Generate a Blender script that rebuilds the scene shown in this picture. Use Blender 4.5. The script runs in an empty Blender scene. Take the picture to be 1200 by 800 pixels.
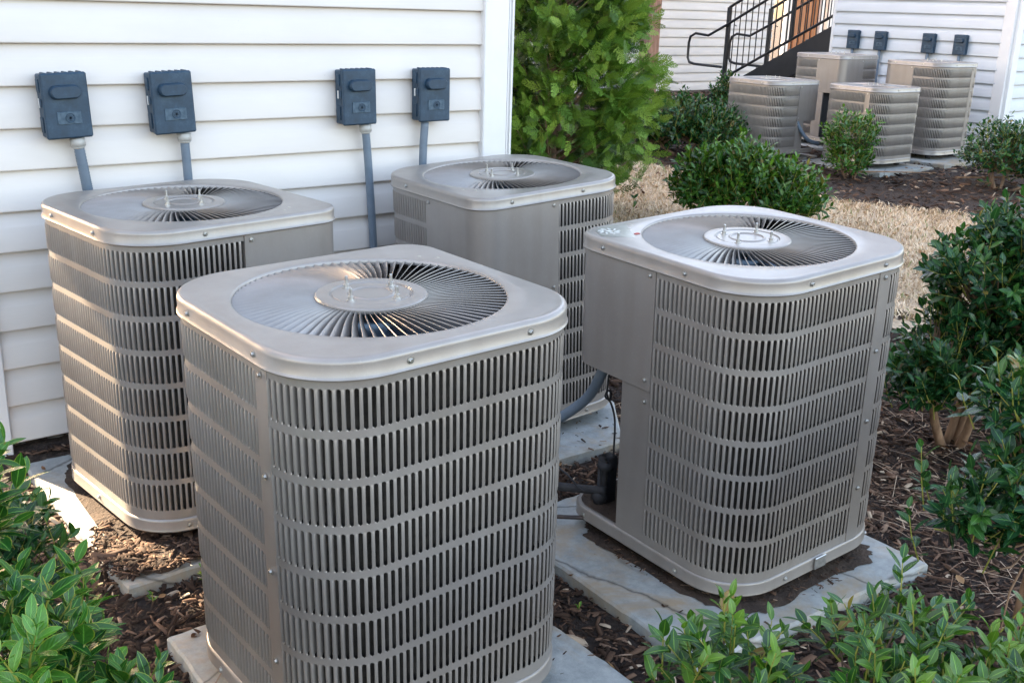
import bpy, math, random
import numpy as np
from mathutils import Matrix, Vector

random.seed(7)
rng = np.random.default_rng(11)
C = bpy.context.scene
col = C.collection
R = math.radians

# ------------------------------------------------------------------ camera
cam_d = bpy.data.cameras.new('camera')
cam = bpy.data.objects.new('camera', cam_d)
col.objects.link(cam)
F_PX, PITCH, ROLL, CAM_H, PSI = 1242.9175, 0.30763254, 0.03249674, 1.82217695, 0.66312984
fw = Vector((math.sin(PSI) * math.cos(PITCH), math.cos(PSI) * math.cos(PITCH), -math.sin(PITCH)))
rt = Vector((math.cos(PSI), -math.sin(PSI), 0))
up = rt.cross(fw)
r2 = math.cos(ROLL) * rt + math.sin(ROLL) * up
u2 = -math.sin(ROLL) * rt + math.cos(ROLL) * up
m = Matrix.Identity(4)
for i in range(3):
    m[i][0] = r2[i]; m[i][1] = u2[i]; m[i][2] = -fw[i]
m[2][3] = CAM_H
cam.matrix_world = m
cam_d.sensor_width = 36.0
cam_d.lens = 36.0 * F_PX / 1200.0
cam_d.clip_start = 0.05
cam_d.clip_end = 500
C.camera = cam

# ------------------------------------------------------------------ sky, sun, exposure
SUN_EL = R(24)
SUN_AZ = R(-20)            # from +Y towards +X
w = bpy.data.worlds.new('World')
C.world = w
w.use_nodes = True
nt = w.node_tree
sky = nt.nodes.new('ShaderNodeTexSky')
sky.sky_type = 'NISHITA'
sky.sun_disc = False
sky.sun_elevation = SUN_EL
sky.sun_rotation = SUN_AZ
sky.air_density = 1.0
sky.dust_density = 2.5
sky.ozone_density = 1.0
bg = nt.nodes['Background']
bg.inputs['Strength'].default_value = 0.15
wb = nt.nodes.new('ShaderNodeMixRGB')          # camera white balance set for open shade
wb.blend_type = 'MULTIPLY'
wb.inputs[0].default_value = 1
wb.inputs[2].default_value = (1.0, .840, .725, 1)
nt.links.new(sky.outputs[0], wb.inputs[1])
nt.links.new(wb.outputs[0], bg.inputs[0])
sd = bpy.data.lights.new('sun', 'SUN')
sd.energy = 5.0
sd.angle = R(0.5)
sd.color = (1.0, 0.80, 0.55)
sun = bpy.data.objects.new('sun', sd)
col.objects.link(sun)
sv = Vector((math.sin(SUN_AZ) * math.cos(SUN_EL), math.cos(SUN_AZ) * math.cos(SUN_EL), math.sin(SUN_EL)))
sun.rotation_euler = sv.to_track_quat('Z', 'Y').to_euler()
C.view_settings.view_transform = 'Standard'
C.view_settings.look = 'None'
C.view_settings.exposure = 3.1
C.view_settings.gamma = 1.0


# ------------------------------------------------------------------ materials
def newmat(name):
    mt = bpy.data.materials.new(name)
    mt.use_nodes = True
    n = mt.node_tree
    return mt, n, n.nodes['Principled BSDF'], n.links


def ramp(n, fac, stops):
    r = n.nodes.new('ShaderNodeValToRGB')
    el = r.color_ramp.elements
    while len(el) < len(stops):
        el.new(0.5)
    for e, (p, c) in zip(el, stops):
        e.position = p
        e.color = (c[0], c[1], c[2], 1)
    n.links.new(fac, r.inputs[0])
    return r.outputs[0]


def noise(n, scale, detail=4, rough=0.6, coord='Object', stretch=None, dist=0.0):
    tc = n.nodes.new('ShaderNodeTexCoord')
    t = n.nodes.new('ShaderNodeTexNoise')
    t.inputs['Scale'].default_value = scale
    t.inputs['Detail'].default_value = detail
    t.inputs['Roughness'].default_value = rough
    t.inputs['Distortion'].default_value = dist
    src = tc.outputs[coord]
    if stretch:
        mp = n.nodes.new('ShaderNodeMapping')
        mp.inputs['Scale'].default_value = stretch
        n.links.new(src, mp.inputs[0])
        src = mp.outputs[0]
    n.links.new(src, t.inputs['Vector'])
    return t.outputs['Fac']


def bump(n, b, h, strength, dist=0.01):
    bp = n.nodes.new('ShaderNodeBump')
    bp.inputs['Strength'].default_value = strength
    bp.inputs['Distance'].default_value = dist
    n.links.new(h, bp.inputs['Height'])
    n.links.new(bp.outputs[0], b.inputs['Normal'])
    return bp


def noisy(name, c1, c2, scale, rough=0.6, metal=0.0, bstr=0.0, bscale=None, spec=0.5, stretch=None, bdist=0.004, lo=.35, hi=.65, r2_=None):
    mt, n, b, l = newmat(name)
    f = noise(n, scale, stretch=stretch)
    l.new(ramp(n, f, [(lo, c1), (hi, c2)]), b.inputs['Base Color'])
    b.inputs['Roughness'].default_value = rough
    b.inputs['Metallic'].default_value = metal
    b.inputs['Specular IOR Level'].default_value = spec
    if r2_ is not None:
        f3 = noise(n, scale * 2.3)
        mr = n.nodes.new('ShaderNodeMapRange')
        mr.inputs['To Min'].default_value = rough
        mr.inputs['To Max'].default_value = r2_
        l.new(f3, mr.inputs['Value'])
        l.new(mr.outputs[0], b.inputs['Roughness'])
    if bstr:
        f2 = noise(n, bscale or scale * 4, stretch=stretch)
        bump(n, b, f2, bstr, bdist)
    return mt


def metal_paint():
    mt, n, b, l = newmat('taupe_paint')
    f = noise(n, 3.0, 5, .65)
    base = ramp(n, f, [(.30, (.278, .250, .226)), (.70, (.335, .305, .279))])
    # dust speckle
    f2 = noise(n, 130, 3, .8)
    mx = n.nodes.new('ShaderNodeMixRGB')
    mx.inputs[2].default_value = (.40, .37, .32, 1)
    mr = n.nodes.new('ShaderNodeMapRange')
    mr.inputs['From Min'].default_value = .56
    mr.inputs['From Max'].default_value = .80
    mr.inputs['To Max'].default_value = .45
    l.new(f2, mr.inputs['Value'])
    l.new(mr.outputs[0], mx.inputs[0])
    l.new(base, mx.inputs[1])
    # water streaks and slight part-to-part fading
    oi = n.nodes.new('ShaderNodeObjectInfo')
    hs = n.nodes.new('ShaderNodeHueSaturation')
    vr_ = n.nodes.new('ShaderNodeMapRange'); vr_.inputs['To Min'].default_value = .93; vr_.inputs['To Max'].default_value = 1.06
    l.new(oi.outputs['Random'], vr_.inputs['Value']); l.new(vr_.outputs[0], hs.inputs['Value'])
    l.new(mx.outputs[0], hs.inputs['Color'])
    stf = noise(n, 5, 1.5, .5, stretch=(3.5, 3.5, .35))
    st_ = ramp(n, stf, [(.30, (.80, .76, .72)), (.62, (1, 1, 1))])
    mu = n.nodes.new('ShaderNodeMixRGB'); mu.blend_type = 'MULTIPLY'; mu.inputs[0].default_value = .35
    l.new(hs.outputs[0], mu.inputs[1]); l.new(st_, mu.inputs[2])
    l.new(mu.outputs[0], b.inputs['Base Color'])
    f3 = noise(n, 9, 4, .6)
    m3 = n.nodes.new('ShaderNodeMapRange')
    m3.inputs['To Min'].default_value = .28
    m3.inputs['To Max'].default_value = .46
    l.new(f3, m3.inputs['Value'])
    l.new(m3.outputs[0], b.inputs['Roughness'])
    b.inputs['Metallic'].default_value = .28
    b.inputs['Specular IOR Level'].default_value = .6
    b.inputs['Coat Weight'].default_value = .4
    b.inputs['Coat Roughness'].default_value = .22
    f4 = noise(n, 260, 2, .5)
    bump(n, b, f4, .12, .0008)
    return mt


M = {}
M['paint'] = metal_paint()
M['coil'] = noisy('coil_fins', (.035, .032, .029), (.075, .068, .06), 30, .55, .4)
M['dark'] = noisy('dark_interior', (.012, .012, .013), (.02, .02, .022), 8, .8)
M['fan'] = noisy('fan_blade', (.10, .14, .19), (.16, .21, .27), 10, .35, .6)
M['zinc'] = noisy('zinc_screw', (.45, .44, .42), (.62, .61, .58), 60, .3, .9)
M['rust'] = noisy('rusty_bolt', (.22, .17, .11), (.42, .40, .36), 90, .4, .7)
M['label'] = noisy('clear_sticker', (.36, .35, .32), (.42, .41, .38), 40, .12, 0, spec=.8)
M['emboss'] = noisy('pale_mark', (.62, .63, .60), (.7, .7, .68), 40, .3)
M['red'] = noisy('red_dot', (.35, .04, .03), (.45, .05, .04), 40, .4)
M['conduit'] = noisy('conduit_grey', (.115, .155, .20), (.15, .19, .24), 12, .42, bstr=.1)
M['fitting'] = noisy('fitting_grey', (.36, .35, .33), (.46, .45, .42), 20, .45)
M['black_rub'] = noisy('black_insulation', (.012, .012, .014), (.03, .03, .034), 25, .7, bstr=.3)
M['copper'] = noisy('dirty_copper', (.03, .03, .035), (.08, .06, .05), 20, .5, .5)
M['black_metal'] = noisy('black_rail_paint', (.008, .009, .012), (.016, .017, .02), 8, .38)
M['bark_brown'] = noisy('branch_bark', (.10, .06, .04), (.26, .17, .11), 30, .8, bstr=.6, stretch=(1, 1, .25))
M['stem_green'] = noisy('young_stem', (.20, .22, .03), (.32, .30, .05), 20, .5)
M['stem_tan'] = noisy('tan_stem', (.16, .09, .05), (.32, .20, .12), 25, .7, bstr=.4, stretch=(1, 1, .3))
M['orange_wood'] = noisy('stained_wood', (.24, .09, .03), (.38, .15, .05), 6, .5, stretch=(6, 6, .6), bstr=.1)
M['brown_wood'] = noisy('weathered_wood', (.16, .09, .065), (.30, .19, .15), 7, .8, stretch=(5, 5, .5), bstr=.4)
M['soil_and_shade'] = noisy('dark_soil_and_shade', (.03, .018, .012), (.07, .045, .03), 14, .95, bstr=1, bscale=80, bdist=.01)  # soil patches, and painted shade on the open corner's floor
M['found'] = noisy('foundation_grey', (.16, .15, .14), (.25, .24, .22), 9, .9, bstr=.3)


def box_blue():
    mt, n, b, l = newmat('slate_box_plastic')
    f = noise(n, 14, 6, .75)
    l.new(ramp(n, f, [(.3, (.010, .028, .050)), (.55, (.018, .048, .084)), (.78, (.05, .095, .14))]), b.inputs['Base Color'])
    b.inputs['Roughness'].default_value = .48
    bump(n, b, noise(n, 180, 3, .7), .15, .001)
    return mt


M['box'] = box_blue()
M['box_plate'] = noisy('worn_plate', (.03, .065, .10), (.07, .115, .16), 60, .5)


def siding_mat(name, c1, c2):
    mt, n, b, l = newmat(name)
    f = noise(n, 1.6, 5, .6, stretch=(1, 1, 3))
    base = ramp(n, f, [(.3, c1), (.7, c2)])
    sp = noise(n, 42, 2, .9)
    mx = n.nodes.new('ShaderNodeMixRGB')
    mx.inputs[2].default_value = (.45, .42, .38, 1)
    mr = n.nodes.new('ShaderNodeMapRange')
    mr.inputs['From Min'].default_value = .74
    mr.inputs['From Max'].default_value = .86
    mr.inputs['To Max'].default_value = .7
    l.new(sp, mr.inputs['Value']); l.new(mr.outputs[0], mx.inputs[0]); l.new(base, mx.inputs[1])
    l.new(mx.outputs[0], b.inputs['Base Color'])
    b.inputs['Roughness'].default_value = .5
    bump(n, b, noise(n, 20, 4, .6, stretch=(.35, .35, 6)), .22, .0016)
    return mt


M['siding'] = siding_mat('white_vinyl', (.63, .58, .535), (.69, .64, .595))
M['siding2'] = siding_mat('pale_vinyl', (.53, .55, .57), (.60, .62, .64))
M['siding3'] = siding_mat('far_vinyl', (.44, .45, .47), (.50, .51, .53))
M['trim'] = noisy('white_trim', (.70, .69, .68), (.76, .75, .74), 3, .42)


def mulch_mat():
    mt, n, b, l = newmat('mulch_soil')
    f = noise(n, 55, 8, .8, dist=.6)
    l.new(ramp(n, f, [(.3, (.012, .008, .006)), (.5, (.045, .028, .020)), (.7, (.12, .085, .062))]), b.inputs['Base Color'])
    b.inputs['Roughness'].default_value = .95
    bump(n, b, f, 1.0, .03)
    return mt


M['mulch'] = mulch_mat()


def attr_mat(name, stops, rough=.8, spec=.3, bs=0, sub=None):
    """base colour from the per-piece attribute 'v'"""
    mt, n, b, l = newmat(name)
    a = n.nodes.new('ShaderNodeAttribute')
    a.attribute_name = 'v'
    l.new(ramp(n, a.outputs['Fac'], stops), b.inputs['Base Color'])
    b.inputs['Roughness'].default_value = rough
    b.inputs['Specular IOR Level'].default_value = spec
    if bs:
        bump(n, b, noise(n, 120, 3, .7, stretch=(1, 1, 1)), bs, .002)
    return mt


M['chips'] = attr_mat('mulch_chips', [(0, (.016, .009, .006)), (.35, (.055, .030, .018)), (.65, (.16, .092, .058)), (.88, (.30, .20, .135)), (1, (.48, .37, .26))], .85, .25, .5)
M['grass'] = attr_mat('dry_grass', [(0, (.34, .23, .13)), (.35, (.58, .43, .27)), (.8, (.76, .60, .41)), (.97, (.82, .69, .51)), (1, (.18, .22, .06))], .8, .25)
M['needle'] = attr_mat('conifer_green', [(0, (.015, .045, .006)), (.3, (.055, .14, .010)), (.6, (.13, .25, .022)), (1, (.26, .37, .05))], .5, .4)


def lawn_mat():
    mt, n, b, l = newmat('lawn_thatch')
    f = noise(n, 30, 7, .8)
    l.new(ramp(n, f, [(.3, (.38, .28, .18)), (.5, (.58, .45, .31)), (.7, (.70, .57, .42))]), b.inputs['Base Color'])
    b.inputs['Roughness'].default_value = .95
    bump(n, b, f, 1.0, .02)
    return mt


M['lawn'] = lawn_mat()


def concrete_mat():
    mt, n, b, l = newmat('stained_concrete')
    f = noise(n, 11, 12, .78)
    base = ramp(n, f, [(.28, (.20, .215, .21)), (.5, (.32, .335, .325)), (.72, (.45, .455, .44))])
    f2 = noise(n, 2.6, 5, .7, dist=.5)
    mx = n.nodes.new('ShaderNodeMixRGB')
    mx.inputs[2].default_value = (.36, .26, .15, 1)
    mr = n.nodes.new('ShaderNodeMapRange')
    mr.inputs['From Min'].default_value = .48
    mr.inputs['From Max'].default_value = .66
    mr.inputs['To Max'].default_value = .8
    l.new(f2, mr.inputs['Value']); l.new(mr.outputs[0], mx.inputs[0]); l.new(base, mx.inputs[1])
    # cracks
    tc = n.nodes.new('ShaderNodeTexCoord')
    ns = n.nodes.new('ShaderNodeTexNoise'); ns.inputs['Scale'].default_value = 7; ns.inputs['Detail'].default_value = 5
    l.new(tc.outputs['Object'], ns.inputs['Vector'])
    mm = n.nodes.new('ShaderNodeMixRGB'); mm.inputs[0].default_value = .05
    l.new(tc.outputs['Object'], mm.inputs[1]); l.new(ns.outputs['Color'], mm.inputs[2])
    vo = n.nodes.new('ShaderNodeTexVoronoi'); vo.feature = 'DISTANCE_TO_EDGE'; vo.inputs['Scale'].default_value = 1.15
    l.new(mm.outputs[0], vo.inputs['Vector'])
    cr = ramp(n, vo.outputs['Distance'], [(0, (.16, .16, .16)), (.006, (1, 1, 1))])
    mul = n.nodes.new('ShaderNodeMixRGB'); mul.blend_type = 'MULTIPLY'; mul.inputs[0].default_value = .85
    l.new(mx.outputs[0], mul.inputs[1]); l.new(cr, mul.inputs[2])
    l.new(mul.outputs[0], b.inputs['Base Color'])
    b.inputs['Roughness'].default_value = .75
    bump(n, b, noise(n, 70, 10, .8), .6, .004)
    return mt


M['concrete'] = concrete_mat()


def leaf_mat(name, dark, mid, light, edge, rough=.28, wide=.86):
    mt, n, b, l = newmat(name)
    a = n.nodes.new('ShaderNodeAttribute'); a.attribute_name = 'v'
    base = ramp(n, a.outputs['Fac'], [(0, dark), (.5, mid), (.93, light), (1, (.20, .13, .03))])
    uv = n.nodes.new('ShaderNodeUVMap')
    sp = n.nodes.new('ShaderNodeSeparateXYZ')
    l.new(uv.outputs[0], sp.inputs[0])
    # v: 0 at the midrib, 1 at the edge (stored in uv.y); u along the leaf
    er = ramp(n, sp.outputs['Y'], [(wide, (0, 0, 0)), (min(.99, wide + .08), (1, 1, 1))])
    mx = n.nodes.new('ShaderNodeMixRGB'); mx.inputs[2].default_value = (*edge, 1)
    l.new(er, mx.inputs[0]); l.new(base, mx.inputs[1])
    mr_ = ramp(n, sp.outputs['Y'], [(.03, (1, 1, 1)), (.10, (0, 0, 0))])
    mx2 = n.nodes.new('ShaderNodeMixRGB'); mx2.inputs[2].default_value = (*[min(1, c * 1.6 + .02) for c in light], 1)
    l.new(mr_, mx2.inputs[0]); l.new(mx.outputs[0], mx2.inputs[1])
    l.new(mx2.outputs[0], b.inputs['Base Color'])
    b.inputs['Roughness'].default_value = rough
    b.inputs['Specular IOR Level'].default_value = .48
    # veins
    ad = n.nodes.new('ShaderNodeMath'); ad.operation = 'MULTIPLY_ADD'
    l.new(sp.outputs['Y'], ad.inputs[0]); ad.inputs[1].default_value = -.35
    l.new(sp.outputs['X'], ad.inputs[2])
    sn = n.nodes.new('ShaderNodeMath'); sn.operation = 'SINE'
    ml = n.nodes.new('ShaderNodeMath'); ml.operation = 'MULTIPLY'; ml.inputs[1].default_value = 44
    l.new(ad.outputs[0], ml.inputs[0]); l.new(ml.outputs[0], sn.inputs[0])
    bump(n, b, sn.outputs[0], .25, .0012)
    # light through the blade
    tr = n.nodes.new('ShaderNodeBsdfTranslucent')
    tr.inputs['Color'].default_value = (light[0] * 1.4, light[1] * 1.5, light[2], 1)
    ms = n.nodes.new('ShaderNodeMixShader'); ms.inputs[0].default_value = .12
    out = n.nodes['Material Output']
    l.new(b.outputs[0], ms.inputs[1]); l.new(tr.outputs[0], ms.inputs[2]); l.new(ms.outputs[0], out.inputs[0])
    return mt


M['leaf_near'] = leaf_mat('bright_leaf', (.006, .045, .010), (.018, .100, .014), (.08, .22, .02), (.26, .34, .03), .27, .86)
M['leaf_dark'] = leaf_mat('dark_leaf', (.004, .024, .010), (.011, .056, .018), (.045, .13, .02), (.035, .10, .02), .22, .93)
M['leaf_mid'] = leaf_mat('mid_leaf', (.006, .036, .010), (.016, .080, .014), (.10, .21, .015), (.12, .19, .02), .27, .90)


# ------------------------------------------------------------------ object helpers
def tag(o, label=None, cat=None, group=None, kind=None):
    if label: o['label'] = label
    if cat: o['category'] = cat
    if group: o['group'] = group
    if kind: o['kind'] = kind
    return o


def empty(name, loc=(0, 0, 0)):
    o = bpy.data.objects.new(name, None)
    col.objects.link(o)
    o.location = loc
    o.empty_display_size = .1
    return o


def link(name, me, mat, parent=None, smooth=False):
    o = bpy.data.objects.new(name, me)
    col.objects.link(o)
    if mat: me.materials.append(mat)
    if parent: o.parent = parent
    if smooth:
        me.polygons.foreach_set('use_smooth', np.ones(len(me.polygons), bool))
    return o


def copy_tree(o, parent=None):
    c = o.copy(); col.objects.link(c); c.parent = parent
    for ch in o.children: copy_tree(ch, c)
    return c


class MB:
    def __init__(self):
        self.v = []; self.f = []; self.n = 0

    def add(self, vs, fs):
        b = self.n
        self.v.extend([tuple(q) for q in vs]); self.n += len(vs)
        self.f.extend([tuple(i + b for i in q) for q in fs])

    def box(self, c, s, rot=None, bev=0):
        x, y, z = s[0] / 2, s[1] / 2, s[2] / 2
        if bev:
            b = min(bev, x * .9, y * .9, z * .9)
            pts = []
            for sz in (-1, 1):
                for (ex, ey, ez) in (((x - b), (y - b), z), (x, (y - b), z - b), ((x - b), y, z - b)):
                    pass
            # chamfered box: 24 verts
            vs = []
            idx = {}
            for sx in (-1, 1):
                for sy in (-1, 1):
                    for sz in (-1, 1):
                        for k in range(3):
                            q = [sx * (x - b), sy * (y - b), sz * (z - b)]
                            q[k] += (sx, sy, sz)[k] * b
                            idx[(sx, sy, sz, k)] = len(vs); vs.append(q)
            fs = []
            for k in range(3):
                i, j = [a for a in range(3) if a != k]
                for s_ in (-1, 1):
                    q = []
                    for a, b_ in ((-1, -1), (1, -1), (1, 1), (-1, 1)):
                        t = [0, 0, 0]; t[k] = s_; t[i] = a; t[j] = b_
                        q.append(idx[(*t, k)])
                    fs.append(q)
            for k in range(3):      # edges running along axis k
                i, j = [a for a in range(3) if a != k]
                for a in (-1, 1):
                    for b_ in (-1, 1):
                        t0 = [0, 0, 0]; t0[i] = a; t0[j] = b_; t1 = list(t0); t0[k] = -1; t1[k] = 1
                        fs.append([idx[(*t0, i)], idx[(*t1, i)], idx[(*t1, j)], idx[(*t0, j)]])
            for sx in (-1, 1):
                for sy in (-1, 1):
                    for sz in (-1, 1):
                        fs.append([idx[(sx, sy, sz, k)] for k in range(3)])
        else:
            vs = [[sx * x, sy * y, sz * z] for sz in (-1, 1) for sy in (-1, 1) for sx in (-1, 1)]
            fs = [(0, 2, 3, 1), (4, 5, 7, 6), (0, 1, 5, 4), (2, 6, 7, 3), (0, 4, 6, 2), (1, 3, 7, 5)]
        out = []
        for q in vs:
            q = Vector(q)
            if rot: q = rot @ q
            out.append((q[0] + c[0], q[1] + c[1], q[2] + c[2]))
        self.add(out, fs)

    def tube(self, pts, r, n=10, cap=True, r1=None):
        pts = [Vector(q) for q in pts]
        rings = []
        prev = None
        for i, q in enumerate(pts):
            d = (pts[min(i + 1, len(pts) - 1)] - pts[max(i - 1, 0)])
            if d.length < 1e-9: d = Vector((0, 0, 1))
            d.normalize()
            if prev is None:
                a = d.orthogonal().normalized()
            else:
                a = (prev - d * prev.dot(d))
                a = a.normalized() if a.length > 1e-6 else d.orthogonal().normalized()
            prev = a
            b = d.cross(a)
            rr = r if r1 is None else r + (r1 - r) * i / (len(pts) - 1)
            rings.append([q + (a * math.cos(t) + b * math.sin(t)) * rr for t in [2 * math.pi * k / n for k in range(n)]])
        vs = [q for rg in rings for q in rg]
        fs = []
        for i in range(len(pts) - 1):
            for k in range(n):
                fs.append((i * n + k, i * n + (k + 1) % n, (i + 1) * n + (k + 1) % n, (i + 1) * n + k))
        if cap:
            fs.append(tuple(range(n))[::-1]); fs.append(tuple(range((len(pts) - 1) * n, len(pts) * n)))
        self.add(vs, fs)

    def lathe(self, prof, c=(0, 0, 0), n=24, axis='z'):
        vs = []
        for (r, z) in prof:
            for k in range(n):
                t = 2 * math.pi * k / n
                q = (r * math.cos(t), r * math.sin(t), z)
                if axis == 'y': q = (q[0], -q[2], q[1])
                if axis == 'x': q = (-q[2], q[0], q[1])
                vs.append((q[0] + c[0], q[1] + c[1], q[2] + c[2]))
        fs = []
        for i in range(len(prof) - 1):
            for k in range(n):
                fs.append((i * n + k, i * n + (k + 1) % n, (i + 1) * n + (k + 1) % n, (i + 1) * n + k))
        self.add(vs, fs)

    def mesh(self, name):
        me = bpy.data.meshes.new(name)
        me.from_pydata(self.v, [], self.f)
        me.update()
        return me

    def build(self, name, mat, parent=None, smooth=False):
        return link(name, self.mesh(name), mat, parent, smooth)


def smooth_pts(pts, k=6):
    """Catmull-Rom through the points"""
    P = [Vector(p) for p in pts]
    P = [P[0] * 2 - P[1]] + P + [P[-1] * 2 - P[-2]]
    out = []
    for i in range(1, len(P) - 2):
        for j in range(k):
            t = j / k
            a, b, c, d = P[i - 1], P[i], P[i + 1], P[i + 2]
            out.append(.5 * ((2 * b) + (c - a) * t + (2 * a - 5 * b + 4 * c - d) * t * t + (3 * b - a - 3 * c + d) * t ** 3))
    out.append(P[-2])
    return out


def np_mesh(name, V, Fq, attr=None, uv=None, smooth=True):
    """V (n,3); Fq (m,4) quads or (m,3) tris"""
    me = bpy.data.meshes.new(name)
    k = Fq.shape[1]
    me.vertices.add(len(V)); me.vertices.foreach_set('co', V.astype(np.float32).ravel())
    me.loops.add(Fq.size); me.loops.foreach_set('vertex_index', Fq.astype(np.int32).ravel())
    me.polygons.add(len(Fq))
    me.polygons.foreach_set('loop_start', np.arange(0, Fq.size, k, dtype=np.int32))
    if smooth: me.polygons.foreach_set('use_smooth', np.ones(len(Fq), bool))
    if attr is not None:
        a = me.attributes.new('v', 'FLOAT', 'POINT'); a.data.foreach_set('value', attr.astype(np.float32))
    if uv is not None:
        l = me.uv_layers.new(name='UVMap'); l.data.foreach_set('uv', uv[Fq.ravel()].astype(np.float32).ravel())
    me.update(calc_edges=True)
    return me


def instance_np(T, Fq, Rm, S, L):
    """template T (k,3), rotations (n,3,3), scales (n,) or (n,3), locations (n,3)"""
    n = len(L); k = len(T)
    S = np.asarray(S)
    if S.ndim == 1: S = S[:, None].repeat(3, 1)
    V = np.einsum('nij,nkj->nki', Rm, T[None] * S[:, None, :]) + L[:, None, :]
    Fs = (Fq[None] + (np.arange(n) * k)[:, None, None]).reshape(-1, Fq.shape[1])
    return V.reshape(-1, 3), Fs


def frames(d, upv):
    """rotation matrices with local +Y along d and +Z near upv"""
    d = d / np.linalg.norm(d, axis=1, keepdims=True)
    x = np.cross(d, upv); x /= np.linalg.norm(x, axis=1, keepdims=True) + 1e-9
    z = np.cross(x, d)
    return np.stack([x, d, z], -1)


def gz(x, y):
    d = x * .616 + y * .788
    t = np.clip((d - 4.5) / 12.0, 0, 1)
    return .30 * t * t * (3 - 2 * t)


# ------------------------------------------------------------------ ground
def sheet(name, xs, ys, dz, mat, mask=None, bumpy=0.0):
    X, Y = np.meshgrid(xs, ys, indexing='ij')
    Z = gz(X, Y) + dz
    if bumpy:
        Z = Z + bumpy * (np.sin(X * 5.1 + np.sin(Y * 3.3) * 1.3) * np.cos(Y * 4.7 + np.sin(X * 2.9)) * .5 + .3 * np.sin(X * 13.7 + Y * 4) * np.sin(Y * 11.3 - X * 3))
    V = np.stack([X, Y, Z], -1).reshape(-1, 3)
    ny = len(ys)
    i, j = np.meshgrid(np.arange(len(xs) - 1), np.arange(ny - 1), indexing='ij')
    a = i * ny + j
    Fq = np.stack([a, a + ny, a + ny + 1, a + 1], -1).reshape(-1, 4)
    return link(name, np_mesh(name, V, Fq), mat)


xs = np.concatenate([np.linspace(-200, -3, 16), np.linspace(-2.9, 6, 150), np.linspace(6.2, 24, 60), np.linspace(26, 220, 14)])
ys = np.concatenate([np.linspace(-200, -3, 16), np.linspace(-2.9, 6, 150), np.linspace(6.2, 24, 60), np.linspace(26, 220, 14)])
tag(sheet('ground', xs, ys, 0, M['mulch'], bumpy=.012), kind='structure')

# lawn: polygon of dry grass between the two mulch beds
LAWN = [(4.3, 8.9), (6.0, 8.9), (8.2, 8.6), (8.35, 7.3), (8.55, 5.95), (9.3, 4.65), (11.4, 2.9), (16, 1.0), (14, -2.5), (9.0, .6),
        (7.2, 2.4), (5.75, 3.5), (5.2, 4.3), (4.9, 5.2), (4.2, 6.2), (3.9, 7.6)]


def in_poly(X, Y, poly):
    ins = np.zeros(X.shape, bool)
    n = len(poly)
    j = n - 1
    for i in range(n):
        xi, yi = poly[i]; xj, yj = poly[j]
        c = ((yi > Y) != (yj > Y)) & (X < (xj - xi) * (Y - yi) / (yj - yi + 1e-12) + xi)
        ins ^= c
        j = i
    return ins


# subdivided lawn sheet clipped to the polygon by cell
xl = np.arange(3.6, 16.2, .09); yl = np.arange(-2.8, 9.8, .09)
X, Y = np.meshgrid(xl, yl, indexing='ij')
V = np.stack([X, Y, gz(X, Y) + .022 + .006 * np.sin(X * 7) * np.cos(Y * 6)], -1).reshape(-1, 3)
ny = len(yl)
i, j = np.meshgrid(np.arange(len(xl) - 1), np.arange(ny - 1), indexing='ij')
a = (i * ny + j).ravel()
cx_ = (X[:-1, :-1] + .045).ravel(); cy_ = (Y[:-1, :-1] + .045).ravel()
jit = .10 * np.sin(cx_ * 9 + cy_ * 4) + .06 * np.sin(cy_ * 17)
ok = in_poly(cx_ + jit, cy_ + jit, LAWN)
Fq = np.stack([a, a + ny, a + ny + 1, a + 1], -1)[ok]
tag(link('lawn', np_mesh('lawn', V, Fq), M['lawn']), kind='structure')


# dry grass blades
def grass(n):
    x = rng.uniform(3.6, 13.5, n * 3); y = rng.uniform(-1.5, 9.6, n * 3)
    k = in_poly(x, y, LAWN)
    az = np.degrees(np.arctan2(x, y))
    k &= (az > 34) & (az < 68)
    x = x[k][:n]; y = y[k][:n]
    T = np.array([[-.5, 0, 0], [.5, 0, 0], [.32, .45, .55], [-.32, .45, .55], [.0, 1.0, .62], [.01, 1.0, .62]])
    Fq = np.array([[0, 1, 2, 3], [3, 2, 5, 4]])
    th = rng.uniform(0, 2 * np.pi, len(x))
    d = np.stack([np.cos(th), np.sin(th), rng.uniform(-.15, .35, len(x))], -1)
    Rm = frames(d, np.array([[0, 0, 1.]]).repeat(len(x), 0))
    S = np.stack([rng.uniform(.006, .011, len(x)), rng.uniform(.035, .09, len(x)), rng.uniform(.02, .06, len(x))], -1)
    L = np.stack([x, y, gz(x, y) + .02], -1)
    V, Fs = instance_np(T, Fq, Rm, S, L)
    v = np.clip(rng.normal(.46, .27, len(x)) + .22 * np.sin(x * 5.1 + np.sin(y * 3)) * np.sin(y * 4.7), 0, .96)
    v[rng.random(len(x)) < .04] = 1
    return np_mesh('grass', V, Fs, attr=v.repeat(6), smooth=False)


tag(link('grass', grass(80000), M['grass']), 'dry tan dormant grass blades covering the lawn strip', 'grass', kind='stuff')


# ------------------------------------------------------------------ concrete pads
PADS = {}


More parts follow.
